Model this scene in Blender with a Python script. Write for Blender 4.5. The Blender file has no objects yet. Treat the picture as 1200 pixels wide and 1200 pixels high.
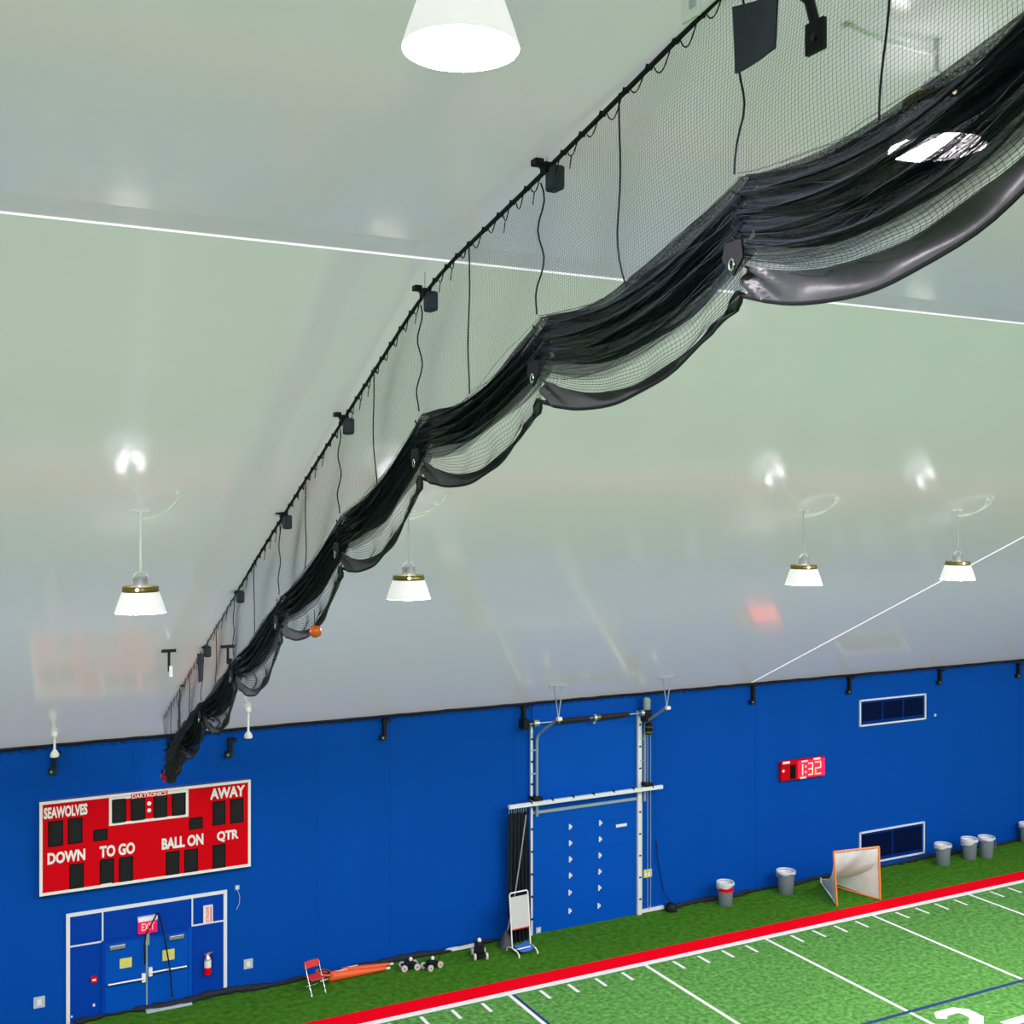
import bpy, math, random
from mathutils import Vector, Matrix
random.seed(7)
R = math.radians
scene = bpy.context.scene
col = scene.collection

# ---------------------------------------------------------------- camera, world, exposure
F, HY, EYE = 1339.0, 597.0, 13.64          # focal length in px (1200 px frame), horizon row, eye height in m
YAW = math.atan(690 / F)                   # the blue wall's normal lies this far left of the view axis
cam_d = bpy.data.cameras.new('camera'); cam = bpy.data.objects.new('camera', cam_d); col.objects.link(cam)
cam.location = (0, 0, EYE); cam.rotation_euler = (R(90), 0, -YAW)
cam_d.sensor_width = 36; cam_d.lens = F / 1200 * 36; cam_d.shift_y = -3 / 1200
cam_d.clip_start = 0.1; cam_d.clip_end = 300
scene.camera = cam
w = bpy.data.worlds.new('world'); scene.world = w; w.use_nodes = True
w.node_tree.nodes['Background'].inputs[0].default_value = (1.0, 0.935, 1.05, 1)   # unseen overcast sky added to light the fabric evenly, tinted against green turf bounce
w.node_tree.nodes['Background'].inputs[1].default_value = 2.25
vs = scene.view_settings
vs.view_transform = 'Standard'; vs.look = 'None'; vs.gamma = 1; vs.use_curve_mapping = False
vs.exposure = 0.0
scene.cycles.transparent_max_bounces = 24
scene.cycles.sample_clamp_indirect = 8
LENS_GLOW, TOP_GLOW, SHADE_GLOW = 265.0, 5.5, .5     # what the high bay lamps give off

# ---------------------------------------------------------------- pixels to places (X along the wall, Y away towards it, Z up)
def ray(x, y):
    a = (x - 600) / F
    return Vector((a * math.cos(YAW) + math.sin(YAW), -a * math.sin(YAW) + math.cos(YAW), -(y - HY) / F))
def onY(x, y, Y): d = ray(x, y); p = d * (Y / d.y); p.z += EYE; return p
def onX(x, y, X): d = ray(x, y); p = d * (X / d.x); p.z += EYE; return p
def onZ(x, y, Z=0.0): d = ray(x, y); p = d * ((Z - EYE) / d.z); p.z += EYE; return p
WY = 32.35                                  # the blue wall
WT = 7.45                                   # its top
XL, XR = -14.0, 52.0
KNEE, RIDGE = 13.0, -5.26
def ceil(Y):
    if Y < RIDGE: Y = 2 * RIDGE - Y
    return WT + .48 * (WY - Y) if Y > KNEE else WT + .48 * (WY - KNEE) + .17 * (KNEE - Y)
def onC(x, y):
    d = ray(x, y); lo, hi = 2.0, 80.0
    for _ in range(60):
        m = (lo + hi) / 2; p = d * m
        if p.z + EYE >= ceil(p.y) or p.y > WY: hi = m
        else: lo = m
    p = d * lo; p.z += EYE; return p
def on_wall(x, y, off=0.0): return onY(x, y, WY - off)

# ---------------------------------------------------------------- materials
MATS = {}
def mat(name, c, rough=.5, metal=0., var=.10, scale=6., bump=0., bscale=30., emit=None, estr=0., coat=0., coatr=.1, spec=.5, aniso=None):
    m = bpy.data.materials.new(name); m.use_nodes = True; MATS[name] = m
    nt = m.node_tree; b = nt.nodes['Principled BSDF']
    tc = nt.nodes.new('ShaderNodeTexCoord'); no = nt.nodes.new('ShaderNodeTexNoise')
    no.inputs['Scale'].default_value = scale; no.inputs['Detail'].default_value = 4
    src = tc.outputs['Object']
    if aniso:
        mp = nt.nodes.new('ShaderNodeMapping'); mp.inputs['Scale'].default_value = aniso
        nt.links.new(src, mp.inputs['Vector']); src = mp.outputs['Vector']
    nt.links.new(src, no.inputs['Vector'])
    mx = nt.nodes.new('ShaderNodeMix'); mx.data_type = 'RGBA'
    mx.inputs[6].default_value = (*[max(0, k * (1 - var)) for k in c], 1)
    mx.inputs[7].default_value = (*[min(1, k * (1 + var)) for k in c], 1)
    nt.links.new(no.outputs['Fac'], mx.inputs[0]); nt.links.new(mx.outputs[2], b.inputs['Base Color'])
    b.inputs['Roughness'].default_value = rough; b.inputs['Metallic'].default_value = metal
    b.inputs['Specular IOR Level'].default_value = spec
    b.inputs['Coat Weight'].default_value = coat; b.inputs['Coat Roughness'].default_value = coatr
    if emit: b.inputs['Emission Color'].default_value = (*emit, 1); b.inputs['Emission Strength'].default_value = estr
    if bump:
        n2 = nt.nodes.new('ShaderNodeTexNoise'); n2.inputs['Scale'].default_value = bscale; n2.inputs['Detail'].default_value = 3
        nt.links.new(src, n2.inputs['Vector'])
        bp = nt.nodes.new('ShaderNodeBump'); bp.inputs['Strength'].default_value = bump; bp.inputs['Distance'].default_value = .05
        nt.links.new(n2.outputs['Fac'], bp.inputs['Height']); nt.links.new(bp.outputs['Normal'], b.inputs['Normal'])
        if coat: nt.links.new(bp.outputs['Normal'], b.inputs['Coat Normal'])
    return m
M = lambda n: MATS[n]
def glow(name, c, s):
    m = bpy.data.materials.new(name); m.use_nodes = True; MATS[name] = m
    nt = m.node_tree; nt.nodes.remove(nt.nodes['Principled BSDF'])
    e = nt.nodes.new('ShaderNodeEmission'); e.inputs[0].default_value = (*c, 1); e.inputs[1].default_value = s
    nt.links.new(e.outputs[0], nt.nodes['Material Output'].inputs[0])
mat('liner', (.58, .585, .585), .55, var=.035, scale=.35, bump=.22, bscale=.55, coat=1., coatr=.17, spec=.3, aniso=(.5, 1.3, 1.3))
mat('wall_blue', (.0006, .072, .42), .6, var=.06, scale=.6, bump=.06, bscale=1.5, spec=.06, aniso=(1.5, 1, .25))
mat('door_blue', (.0006, .085, .50), .5, var=.05, scale=.8, spec=.08)
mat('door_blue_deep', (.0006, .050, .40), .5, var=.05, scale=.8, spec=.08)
mat('white_trim', (.80, .84, .88), .4, var=.04)
mat('white_paint', (.86, .88, .86), .75, var=.06, scale=9)
mat('red_paint', (.88, .001, .012), .8, var=.05, scale=7, spec=.04)
mat('blue_paint', (.008, .035, .16), .7, var=.08)
mat('black', (.008, .009, .011), .6, var=.3, spec=.25)
mat('black_gloss', (.012, .012, .014), .3, var=.3)
mat('dark_cloth', (.006, .011, .020), .8, var=.4, scale=3, bump=.5, bscale=6)
mat('navy_pad', (.018, .026, .050), .6, var=.25)
mat('net_cord', (.012, .016, .024), .6, var=.3, spec=.15)
mat('net_strand', (.022, .029, .037), .6, var=.4, spec=.1)  # paler than the cord: highlights along the folds put into the colour
mat('vinyl', (.050, .054, .058), .40, var=.35, scale=5, bump=.35, bscale=3, spec=.3)
mat('steel', (.55, .57, .60), .35, .9, var=.1)
mat('chrome', (.72, .74, .78), .22, 1., var=.05)
mat('galvanised', (.42, .50, .55), .45, .5, var=.15)
mat('brass_rim', (.26, .21, .06), .3, .8, var=.25)
mat('lamp_white', (.95, .95, .96), .35, var=.03)
mat('shade', (.85, .83, .84), .3, var=.05, scale=4, emit=(1, .97, .97), estr=SHADE_GLOW)
glow('lens', (1.0, .91, .98), LENS_GLOW); glow('top_glow', (1.0, .94, .98), TOP_GLOW); glow('lamp_spark', (1, .95, .75), 12.)
mat('board_red', (.66, .001, .008), .6, var=.06, scale=2, spec=.06)
mat('board_black', (.006, .006, .005), .7, var=.25, spec=.08)
mat('letter', (.88, .86, .84), .5, var=.03)
glow('led', (1.0, .62, .34), 1.5); glow('led_red', (1.0, .008, .03), 4.5); glow('exit_glow', (1.0, .02, .16), .85); glow('exit_letter', (1., .45, .35), 1.2)
mat('vent_dark', (.001, .006, .045), .7, var=.3, spec=.06)
mat('vent_blue', (.001, .030, .20), .6, var=.2, spec=.06)
mat('can_grey', (.20, .235, .27), .5, var=.08)
mat('bag', (.66, .70, .74), .35, var=.1, scale=12, bump=.4, bscale=14)
mat('orange_tube', (.90, .27, .07), .4, var=.08)
mat('orange', (.85, .12, .02), .55, var=.12, scale=10)
mat('ball_orange', (.62, .11, .005), .35, var=.2, scale=18)
mat('chair_red', (.70, .03, .03), .45, var=.06)
mat('yellow_sign', (.80, .74, .10), .5, var=.08)
mat('spring', (.035, .022, .016), .5, .3, var=.4)
mat('pink_board', (.60, .62, .63), .35, var=.05)
mat('tray_blue', (.06, .20, .62), .45, var=.1)
mat('plate', (.50, .58, .64), .5, var=.1)
mat('wheel', (.62, .60, .58), .5, var=.15)
def turf(name, a, b, c, s):
    m = bpy.data.materials.new(name); m.use_nodes = True; MATS[name] = m
    nt = m.node_tree; p = nt.nodes['Principled BSDF']; tc = nt.nodes.new('ShaderNodeTexCoord')
    n1 = nt.nodes.new('ShaderNodeTexNoise'); n1.inputs['Scale'].default_value = s; n1.inputs['Detail'].default_value = 6; n1.inputs['Roughness'].default_value = .7
    n2 = nt.nodes.new('ShaderNodeTexNoise'); n2.inputs['Scale'].default_value = .35; n2.inputs['Detail'].default_value = 3
    for n in (n1, n2): nt.links.new(tc.outputs['Object'], n.inputs['Vector'])
    r = nt.nodes.new('ShaderNodeValToRGB'); e = r.color_ramp.elements
    e[0].position = .36; e[0].color = (*a, 1); e[1].position = .66; e[1].color = (*c, 1)
    q = e.new(.5); q.color = (*b, 1)
    nt.links.new(n1.outputs['Fac'], r.inputs[0])
    hs = nt.nodes.new('ShaderNodeHueSaturation'); mr = nt.nodes.new('ShaderNodeMapRange')
    mr.inputs[3].default_value = .85; mr.inputs[4].default_value = 1.15
    nt.links.new(n2.outputs['Fac'], mr.inputs[0]); nt.links.new(mr.outputs[0], hs.inputs['Value'])
    nt.links.new(r.outputs[0], hs.inputs['Color']); nt.links.new(hs.outputs[0], p.inputs['Base Color'])
    p.inputs['Roughness'].default_value = .85; p.inputs['Specular IOR Level'].default_value = .05
    bp = nt.nodes.new('ShaderNodeBump'); bp.inputs['Strength'].default_value = .6; bp.inputs['Distance'].default_value = .03
    nt.links.new(n1.outputs['Fac'], bp.inputs['Height']); nt.links.new(bp.outputs[0], p.inputs['Normal'])
turf('turf_edge', (.030, .120, .008), (.050, .178, .012), (.082, .230, .022), 5)
turf('turf_field', (.050, .17, .030), (.095, .29, .060), (.19, .42, .125), 6.5)
def gathered(name):       # folded black netting: many layers, with thinner streaks running along the folds
    m = bpy.data.materials.new(name); m.use_nodes = True; MATS[name] = m
    nt = m.node_tree; p = nt.nodes['Principled BSDF']; uv = nt.nodes.new('ShaderNodeUVMap')
    mp = nt.nodes.new('ShaderNodeMapping'); mp.inputs['Scale'].default_value = (1.1, 42, 1)
    no = nt.nodes.new('ShaderNodeTexNoise'); no.inputs['Scale'].default_value = 1; no.inputs['Detail'].default_value = 5; no.inputs['Roughness'].default_value = .65
    nt.links.new(uv.outputs[0], mp.inputs[0]); nt.links.new(mp.outputs[0], no.inputs['Vector'])
    r = nt.nodes.new('ShaderNodeValToRGB'); e = r.color_ramp.elements
    e[0].position = .40; e[0].color = (.78,) * 3 + (1,); e[1].position = .62; e[1].color = (.97,) * 3 + (1,)
    nt.links.new(no.outputs['Fac'], r.inputs[0])
    fine = nt.nodes.new('ShaderNodeTexNoise'); fine.inputs['Scale'].default_value = 1; fine.inputs['Detail'].default_value = 2
    mp2 = nt.nodes.new('ShaderNodeMapping'); mp2.inputs['Scale'].default_value = (40, 150, 1)
    nt.links.new(uv.outputs[0], mp2.inputs[0]); nt.links.new(mp2.outputs[0], fine.inputs['Vector'])
    fr = nt.nodes.new('ShaderNodeMapRange'); fr.inputs[1].default_value = .35; fr.inputs[2].default_value = .55; fr.inputs[3].default_value = .76; fr.inputs[4].default_value = 1.
    nt.links.new(fine.outputs['Fac'], fr.inputs[0])
    mu = nt.nodes.new('ShaderNodeMath'); mu.operation = 'MULTIPLY'; nt.links.new(r.outputs[0], mu.inputs[0]); nt.links.new(fr.outputs[0], mu.inputs[1])
    sx = nt.nodes.new('ShaderNodeSeparateXYZ'); nt.links.new(uv.outputs[0], sx.inputs[0])
    ed = nt.nodes.new('ShaderNodeMapRange'); ed.inputs[1].default_value = .80; ed.inputs[2].default_value = 1.; ed.inputs[3].default_value = 1.; ed.inputs[4].default_value = .35
    nt.links.new(sx.outputs['Y'], ed.inputs[0])
    m2 = nt.nodes.new('ShaderNodeMath'); m2.operation = 'MULTIPLY'; nt.links.new(mu.outputs[0], m2.inputs[0]); nt.links.new(ed.outputs[0], m2.inputs[1])
    nt.links.new(m2.outputs[0], p.inputs['Alpha'])
    c = nt.nodes.new('ShaderNodeValToRGB'); e = c.color_ramp.elements
    e[0].position = .35; e[0].color = (.036, .046, .056, 1); e[1].position = .58; e[1].color = (.008, .012, .019, 1)
    nt.links.new(no.outputs['Fac'], c.inputs[0]); nt.links.new(c.outputs[0], p.inputs['Base Color'])
    p.inputs['Roughness'].default_value = .7; p.inputs['Specular IOR Level'].default_value = .06
gathered('gathered_net')
def translucent(m, f, c, ior, rough):      # thin coated white fabric: translucency added so outside light lifts its brightness, shiny on top
    nt = m.node_tree; b = nt.nodes['Principled BSDF']; o = nt.nodes['Material Output']; N = nt.nodes.new; L = nt.links.new
    d = N('ShaderNodeBsdfDiffuse'); t = N('ShaderNodeBsdfTranslucent'); g = N('ShaderNodeBsdfGlossy'); fr = N('ShaderNodeFresnel')
    L(b.inputs['Base Color'].links[0].from_socket, d.inputs['Color']); t.inputs[0].default_value = (*c, 1)
    g.inputs['Roughness'].default_value = rough; fr.inputs['IOR'].default_value = ior
    if b.inputs['Normal'].links:
        for n in (d, g): L(b.inputs['Normal'].links[0].from_socket, n.inputs['Normal'])
    x = N('ShaderNodeMixShader'); x.inputs[0].default_value = f; L(d.outputs[0], x.inputs[1]); L(t.outputs[0], x.inputs[2])
    y = N('ShaderNodeMixShader'); L(fr.outputs[0], y.inputs[0]); L(x.outputs[0], y.inputs[1]); L(g.outputs[0], y.inputs[2]); L(y.outputs[0], o.inputs[0])
    nt.nodes.remove(b)
translucent(M('liner'), .18, (.85, .86, .86), 2.2, .13)
mat('seam', (.85, .86, .86), .5, var=.05)
translucent(M('seam'), .6, (.95, .95, .95), 1.3, .4)  # extra translucency added to the seams, standing in for their bright gloss highlight
def goal_net_mat():
    m = bpy.data.materials.new('goal_net'); m.use_nodes = True; MATS['goal_net'] = m
    nt = m.node_tree; p = nt.nodes['Principled BSDF']; tc = nt.nodes.new('ShaderNodeTexCoord')
    no = nt.nodes.new('ShaderNodeTexNoise'); no.inputs['Scale'].default_value = 3; nt.links.new(tc.outputs['Object'], no.inputs['Vector'])
    mr = nt.nodes.new('ShaderNodeMapRange'); mr.inputs[3].default_value = .72; mr.inputs[4].default_value = 1.
    nt.links.new(no.outputs['Fac'], mr.inputs[0]); nt.links.new(mr.outputs[0], p.inputs['Alpha'])
    p.inputs['Base Color'].default_value = (.86, .86, .86, 1); p.inputs['Roughness'].default_value = .8
goal_net_mat()

# ---------------------------------------------------------------- mesh builder
class MB:
    def __init__(s): s.v = []; s.f = []; s.uv = None
    def box(s, a, b, M4=None):
        n = len(s.v); x0, y0, z0 = a; x1, y1, z1 = b
        P = [(x0,y0,z0),(x1,y0,z0),(x1,y1,z0),(x0,y1,z0),(x0,y0,z1),(x1,y0,z1),(x1,y1,z1),(x0,y1,z1)]
        s.v += [tuple(M4 @ Vector(p)) if M4 else p for p in P]
        s.f += [tuple(n + i for i in q) for q in ((0,3,2,1),(4,5,6,7),(0,1,5,4),(1,2,6,5),(2,3,7,6),(3,0,4,7))]; return s
    def tube(s, pts, r, n=8, cap=True, closed=False):
        pts = [Vector(p) for p in pts]; k0 = len(s.v); N = len(pts)
        rs = r if isinstance(r, (list, tuple)) else [r] * N
        up = None
        for i, p in enumerate(pts):
            if closed: t = pts[(i + 1) % N] - pts[i - 1]
            else: t = pts[min(i + 1, N - 1)] - pts[max(i - 1, 0)]
            t.normalize() if t.length > 1e-9 else None
            if up is None:
                up = Vector((0, 0, 1)) if abs(t.z) < .9 else Vector((1, 0, 0))
            a = t.cross(up)
            if a.length < 1e-6: a = t.orthogonal()
            a.normalize(); b = a.cross(t).normalized(); up = b
            for j in range(n):
                q = 2 * math.pi * j / n
                s.v.append(tuple(p + (a * math.cos(q) + b * math.sin(q)) * rs[i]))
        for i in range(N if closed else N - 1):
            i2 = (i + 1) % N
            for j in range(n):
                j2 = (j + 1) % n
                s.f.append((k0 + i*n + j, k0 + i*n + j2, k0 + i2*n + j2, k0 + i2*n + j))
        if cap and not closed:
            s.f.append(tuple(k0 + j for j in range(n))); s.f.append(tuple(k0 + (N-1)*n + j for j in reversed(range(n))))
        return s
    def cyl(s, p, q, r, n=14): return s.tube([p, q], r, n)
    def lathe(s, prof, n=24, c=(0, 0, 0), close=False):
        k0 = len(s.v)
        for r, z in prof:
            for j in range(n):
                q = 2 * math.pi * j / n; s.v.append((c[0] + r * math.cos(q), c[1] + r * math.sin(q), c[2] + z))
        for i in range(len(prof) - 1):
            for j in range(n):
                j2 = (j + 1) % n; s.f.append((k0+i*n+j, k0+i*n+j2, k0+(i+1)*n+j2, k0+(i+1)*n+j))
        if close:
            s.f.append(tuple(k0 + j for j in reversed(range(n)))); m = k0 + (len(prof)-1)*n; s.f.append(tuple(m + j for j in range(n)))
        return s
    def sphere(s, c, r, n=16, m=10):
        return s.lathe([(max(1e-4, r * math.sin(math.pi * i / m)), -r * math.cos(math.pi * i / m)) for i in range(m + 1)], n, c)
    def grid(s, fn, nu, nv, uv=None):
        k0 = len(s.v)
        if uv and s.uv is None: s.uv = {}
        for i in range(nu + 1):
            for j in range(nv + 1):
                s.v.append(tuple(fn(i / nu, j / nv)))
                if uv: s.uv[len(s.v) - 1] = uv(i / nu, j / nv)
        for i in range(nu):
            for j in range(nv):
                a = k0 + i*(nv+1) + j; s.f.append((a, a+1, a+nv+2, a+nv+1))
        return s
    def prism(s, poly, y0, y1):     # polygon in (x, z), from y0 to y1
        k = len(s.v); n = len(poly)
        s.v += [(x, y0, z) for x, z in poly] + [(x, y1, z) for x, z in poly]
        s.f.append(tuple(range(k, k+n))); s.f.append(tuple(range(k+2*n-1, k+n-1, -1)))
        for i in range(n): j = (i+1) % n; s.f.append((k+i, k+n+i, k+n+j, k+j))
        return s
    def slab(s, poly, z0, z1):      # polygon in (x, y)
        k = len(s.v); n = len(poly)
        s.v += [(x, y, z0) for x, y in poly] + [(x, y, z1) for x, y in poly]
        s.f.append(tuple(range(k+n-1, k-1, -1))); s.f.append(tuple(range(k+n, k+2*n)))
        for i in range(n): j = (i+1) % n; s.f.append((k+i, k+j, k+n+j, k+n+i))
        return s
    def data(s, name, m, smooth=False):
        me = bpy.data.meshes.new(name); me.from_pydata(s.v, [], s.f); me.update()
        if s.uv:
            l = me.uv_layers.new(name='UVMap')
            for lp in me.loops: l.data[lp.index].uv = s.uv.get(lp.vertex_index, (0, 0))
        me.materials.append(m if not isinstance(m, str) else MATS[m])
        if smooth:
            me.polygons.foreach_set('use_smooth', [True] * len(me.polygons))
            if smooth != 'all': me.set_sharp_from_angle(angle=R(40))
        return me
    def build(s, name, m, parent=None, smooth=False, loc=None, bevel=0):
        o = bpy.data.objects.new(name, s.data(name, m, smooth)); col.objects.link(o)
        if parent: o.parent = parent
        if loc is not None: o.location = loc
        if bevel:
            b = o.modifiers.new('bevel', 'BEVEL'); b.width = bevel; b.segments = 2; b.limit_method = 'ANGLE'
        return o
def tag(o, label, cat, group=None, kind=None):
    o['label'] = label; o['category'] = cat
    if group: o['group'] = group
    if kind: o['kind'] = kind
    return o
def thing(name, label, cat, loc=(0, 0, 0), rz=0, group=None):
    o = bpy.data.objects.new(name, None); o.empty_display_size = .2; col.objects.link(o)
    o.location = loc; o.rotation_euler = (0, 0, rz); return tag(o, label, cat, group)
def struct(o): o['kind'] = 'structure'; return o
def copy_tree(o, parent=None):
    c = o.copy(); col.objects.link(c)
    if parent: c.parent = parent
    for ch in list(o.children): copy_tree(ch, c)
    return c
def lettering(txt, x0, x1, z0, z1, y, m, parent, depth=.006, bold=.02, name='lettering', flat=False):
    cu = bpy.data.curves.new('text', 'FONT'); cu.body = txt; cu.extrude = 0; cu.offset = bold; cu.resolution_u = 3
    t = bpy.data.objects.new('text', cu); col.objects.link(t)
    dg = bpy.context.evaluated_depsgraph_get()
    me = bpy.data.meshes.new_from_object(t.evaluated_get(dg)); bpy.data.objects.remove(t)
    xs = [v.co.x for v in me.vertices]; ys = [v.co.y for v in me.vertices]
    ax, bx, ay, by = min(xs), max(xs), min(ys), max(ys)
    for v in me.vertices:
        v.co = (x0 + (v.co.x - ax) / (bx - ax) * (x1 - x0), y, z0 + (v.co.y - ay) / (by - ay) * (z1 - z0))
    me.materials.clear(); me.materials.append(MATS[m])
    o = bpy.data.objects.new(name, me); col.objects.link(o); o.parent = parent; return o

# ================================================================ the setting
TW = .004
floor = struct(MB().box((XL, 2*RIDGE - WY, -.3), (XR, WY + .1, 0)).build('floor', 'turf_edge'))
floor['label'] = 'green artificial turf floor of the indoor sports hall'
Y_WHITE0 = onZ(1041.7, 1069).y; Y_WHITE1 = onZ(1041.7, 1065.3).y; Y_RED1 = onZ(1041.7, 1054.2).y
Y_SIDE = (Y_WHITE0 + Y_WHITE1) / 2
ft = MB().box((XL, 2*RIDGE - 28, 0), (XR, Y_WHITE0, TW)).build('field_turf', 'turf_field', floor)
rb = MB().box((XL, Y_WHITE1, 0), (XR, Y_RED1, TW*2)).build('red_border', 'red_paint', floor); rb['label'] = 'wide red painted border stripe'
sl = MB().box((XL, Y_WHITE0, 0), (XR, Y_WHITE1, TW*2)).build('sideline', 'white_paint', floor); sl['label'] = 'white painted sideline'
X0L = onZ(895, 1099.3).x
YB = onZ(1110, 1173.7).y
for k in range(-7, 6):
    x = X0L + k * 4.572
    MB().box((x - .055, -20, TW), (x + .055, Y_WHITE0, TW*2)).build('yard_line', 'white_paint', floor)
    for j in range(1, 5):
        xx = x + j * .9144
        MB().box((xx - .05, Y_WHITE0 - .72, TW), (xx + .05, Y_WHITE0 - .13, TW*2)).build('hash_mark', 'white_paint', floor)
xb = onZ(600, 1166).x
MB().box((XL, YB - .06, TW), (XR, YB + .06, TW*3)).build('blue_line', 'blue_paint', floor)
MB().box((X0L - 2*4.572 + .065, YB, TW), (X0L - 2*4.572 + .15, Y_WHITE0 - .05, TW*2.5)).build('blue_line', 'blue_paint', floor)
# field numbers: chamfered block numerals, their far ends reach into view
def numeral(x, y, poly): 
    MB().slab([(x + a, y + b) for a, b in poly], TW, TW*2.5).build('yard_number', 'white_paint', floor)
N2 = [(0,-.28),(.22,0),(.92,0),(1.22,-.30),(1.22,-.78),(.45,-1.45),(.45,-1.52),(1.22,-1.52),(1.22,-1.83),(0,-1.83),(0,-1.3),(.82,-.66),(.82,-.38),(.78,-.31),(.36,-.31),(.24,-.44)]
p2 = onZ(1117, 1180.5); numeral(p2.x - .95, p2.y, N2)
N0a = [(-1.22,0),(0,0),(0,-1.83),(-1.22,-1.83)]
p3 = onZ(1050, 1198.3); numeral(p3.x, p3.y, [(-1.0,0),(-.25,0),(0,-.3),(0,-1.5),(-.25,-1.83),(-1.0,-1.83),(-1.22,-1.5),(-1.22,-.3)])
p4 = onZ(1172, 1198); numeral(p4.x, p4.y, [(0,0),(1.2,0),(1.2,-.3),(0,-.3)])

# ceiling: fabric liner in long panels, folded at the knee
prof = [(WY, ceil(WY)), (KNEE, ceil(KNEE)), (KNEE - .6, ceil(KNEE - .6) - .05), (RIDGE, ceil(RIDGE)), (2*RIDGE - KNEE, ceil(KNEE)), (2*RIDGE - WY, WT)]
xs = on_wall(880, 801).x
G1_, G2_ = .018, .040          # half widths of the knee seam and of the cross seam
def quad(mb, x0, x1, ya, yb, lift=0.):
    k = len(mb.v); mb.v += [(x0, ya, ceil(ya) + lift), (x1, ya, ceil(ya) + lift), (x1, yb, ceil(yb) + lift), (x0, yb, ceil(yb) + lift)]; mb.f.append((k, k+1, k+2, k+3))
c = MB(); ymir = 2 * RIDGE - KNEE
quad(c, XL, xs - G2_, WY, KNEE + G1_); quad(c, xs + G2_, XR, WY, KNEE + G1_)
quad(c, XL, XR, KNEE - G1_, KNEE - .6); quad(c, XL, XR, KNEE - .6, RIDGE); quad(c, XL, XR, RIDGE, ymir); quad(c, XL, XR, ymir, 2 * RIDGE - WY)
for v in range(len(c.v)):
    if abs(c.v[v][1] - (KNEE - .6)) < 1e-6: c.v[v] = (c.v[v][0], c.v[v][1], c.v[v][2] - .05)
ceiling = struct(c.build('ceiling', 'liner')); ceiling['label'] = 'glossy pale grey fabric ceiling liner sloping up from the wall'
c = MB(); quad(c, xs - G2_ - .01, xs + G2_ + .01, WY, KNEE + G1_, -.004); o = c.build('welt_seam', 'seam', ceiling); o['label'] = 'bright white cross seam in the ceiling liner'
c = MB(); quad(c, XL, XR, KNEE + G1_ + .01, KNEE - G1_ - .01, -.004); o = c.build('welt_seam', 'seam', ceiling); o['label'] = 'bright white lengthwise seam in the ceiling liner'

wb = struct(MB().box((XL, WY, -.2), (XR, WY + .3, WT + .02)).build('wall_back', 'wall_blue'))
wb['label'] = 'tall blue fabric wall under the sloping ceiling'
for nm, x0, x1 in (('wall_left', XL - .3, XL), ('wall_right', XR, XR + .3)):
    poly = [(y, z) for y, z in prof] + [(2*RIDGE - WY, 0), (WY, 0)]
    g = MB(); g.v = [(x0, y, z) for y, z in poly] + [(x1, y, z) for y, z in poly]; n = len(poly)
    g.f = [tuple(range(n)), tuple(range(2*n-1, n-1, -1))] + [(i, n+i, n+(i+1) % n, (i+1) % n) for i in range(n)]
    struct(g.build(nm, 'liner'))
struct(MB().box((XL, 2*RIDGE - WY - .3, -.2), (XR, 2*RIDGE - WY, WT)).build('wall_front', 'wall_blue'))
# vertical fabric seams of the blue wall
for px, py in ((157, 880), (458, 860), (603, 850), (768, 840), (886, 1000), (1196, 900), (372, 870), (700, 845)):
    p = on_wall(px, py)
    MB().box((p.x - .025, WY - .008, .05), (p.x + .025, WY + .01, WT - .05)).build('fabric_seam', 'wall_blue', wb)
# black laced cable along the wall top
t = MB().tube([(XL + .4*i, WY - .05 + random.uniform(-.012, .012), WT - .03 + random.uniform(-.014, .014)) for i in range(int((XR - XL) / .4) + 1)], .042, 6)
tr = struct(t.build('trim_1', 'black', None, True)); tr['label'] = 'black laced cable edging along the top of the blue wall'
lc = MB()
for i in range(150):
    x = 0.5 + i * .28
    lc.tube([(x, WY - .10, WT - .01), (x + .05, WY - .105, WT - .10), (x + .16, WY - .09, WT - .12 - random.random()*.03), (x + .26, WY - .10, WT - .01)], .011, 4)
lo = lc.build('lacing', 'black', tr); lo['kind'] = 'stuff'
# rumpled black skirt fabric along the foot of the wall
def rumple(name, xa, xb, r0=.09, parent=None):
    n = max(4, int((xb - xa) / .16)); rnd = random.Random(int(xa * 10)); pts = []; rs = []
    for i in range(n + 1):
        x = xa + (xb - xa) * i / n
        pts.append((x, WY - .10 - .06 * math.sin(x * 2.3) - .04 * rnd.random(), .05 + .05 * max(0, math.sin(x * 1.7 + 1)) * rnd.random()))
        rs.append(r0 * (.55 + .7 * rnd.random() + .35 * math.sin(x * 1.1)))
    o = MB().tube(pts, rs, 7).build(name, 'dark_cloth', parent, 'all'); return o
bb = struct(rumple('baseboard_back', on_wall(86, 1198).x, on_wall(590, 1105).x)); bb['label'] = 'rumpled black wall skirt bunched along the foot of the wall'
rumple('skirt_fold', on_wall(782, 1068).x, XR - 1, .07, bb)
pa, pb = on_wall(518, 1117), on_wall(562, 1108)
MB().box((pa.x, WY - .22, .03), (pb.x, WY - .14, .12)).build('base_rail', 'white_trim', bb)

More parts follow.
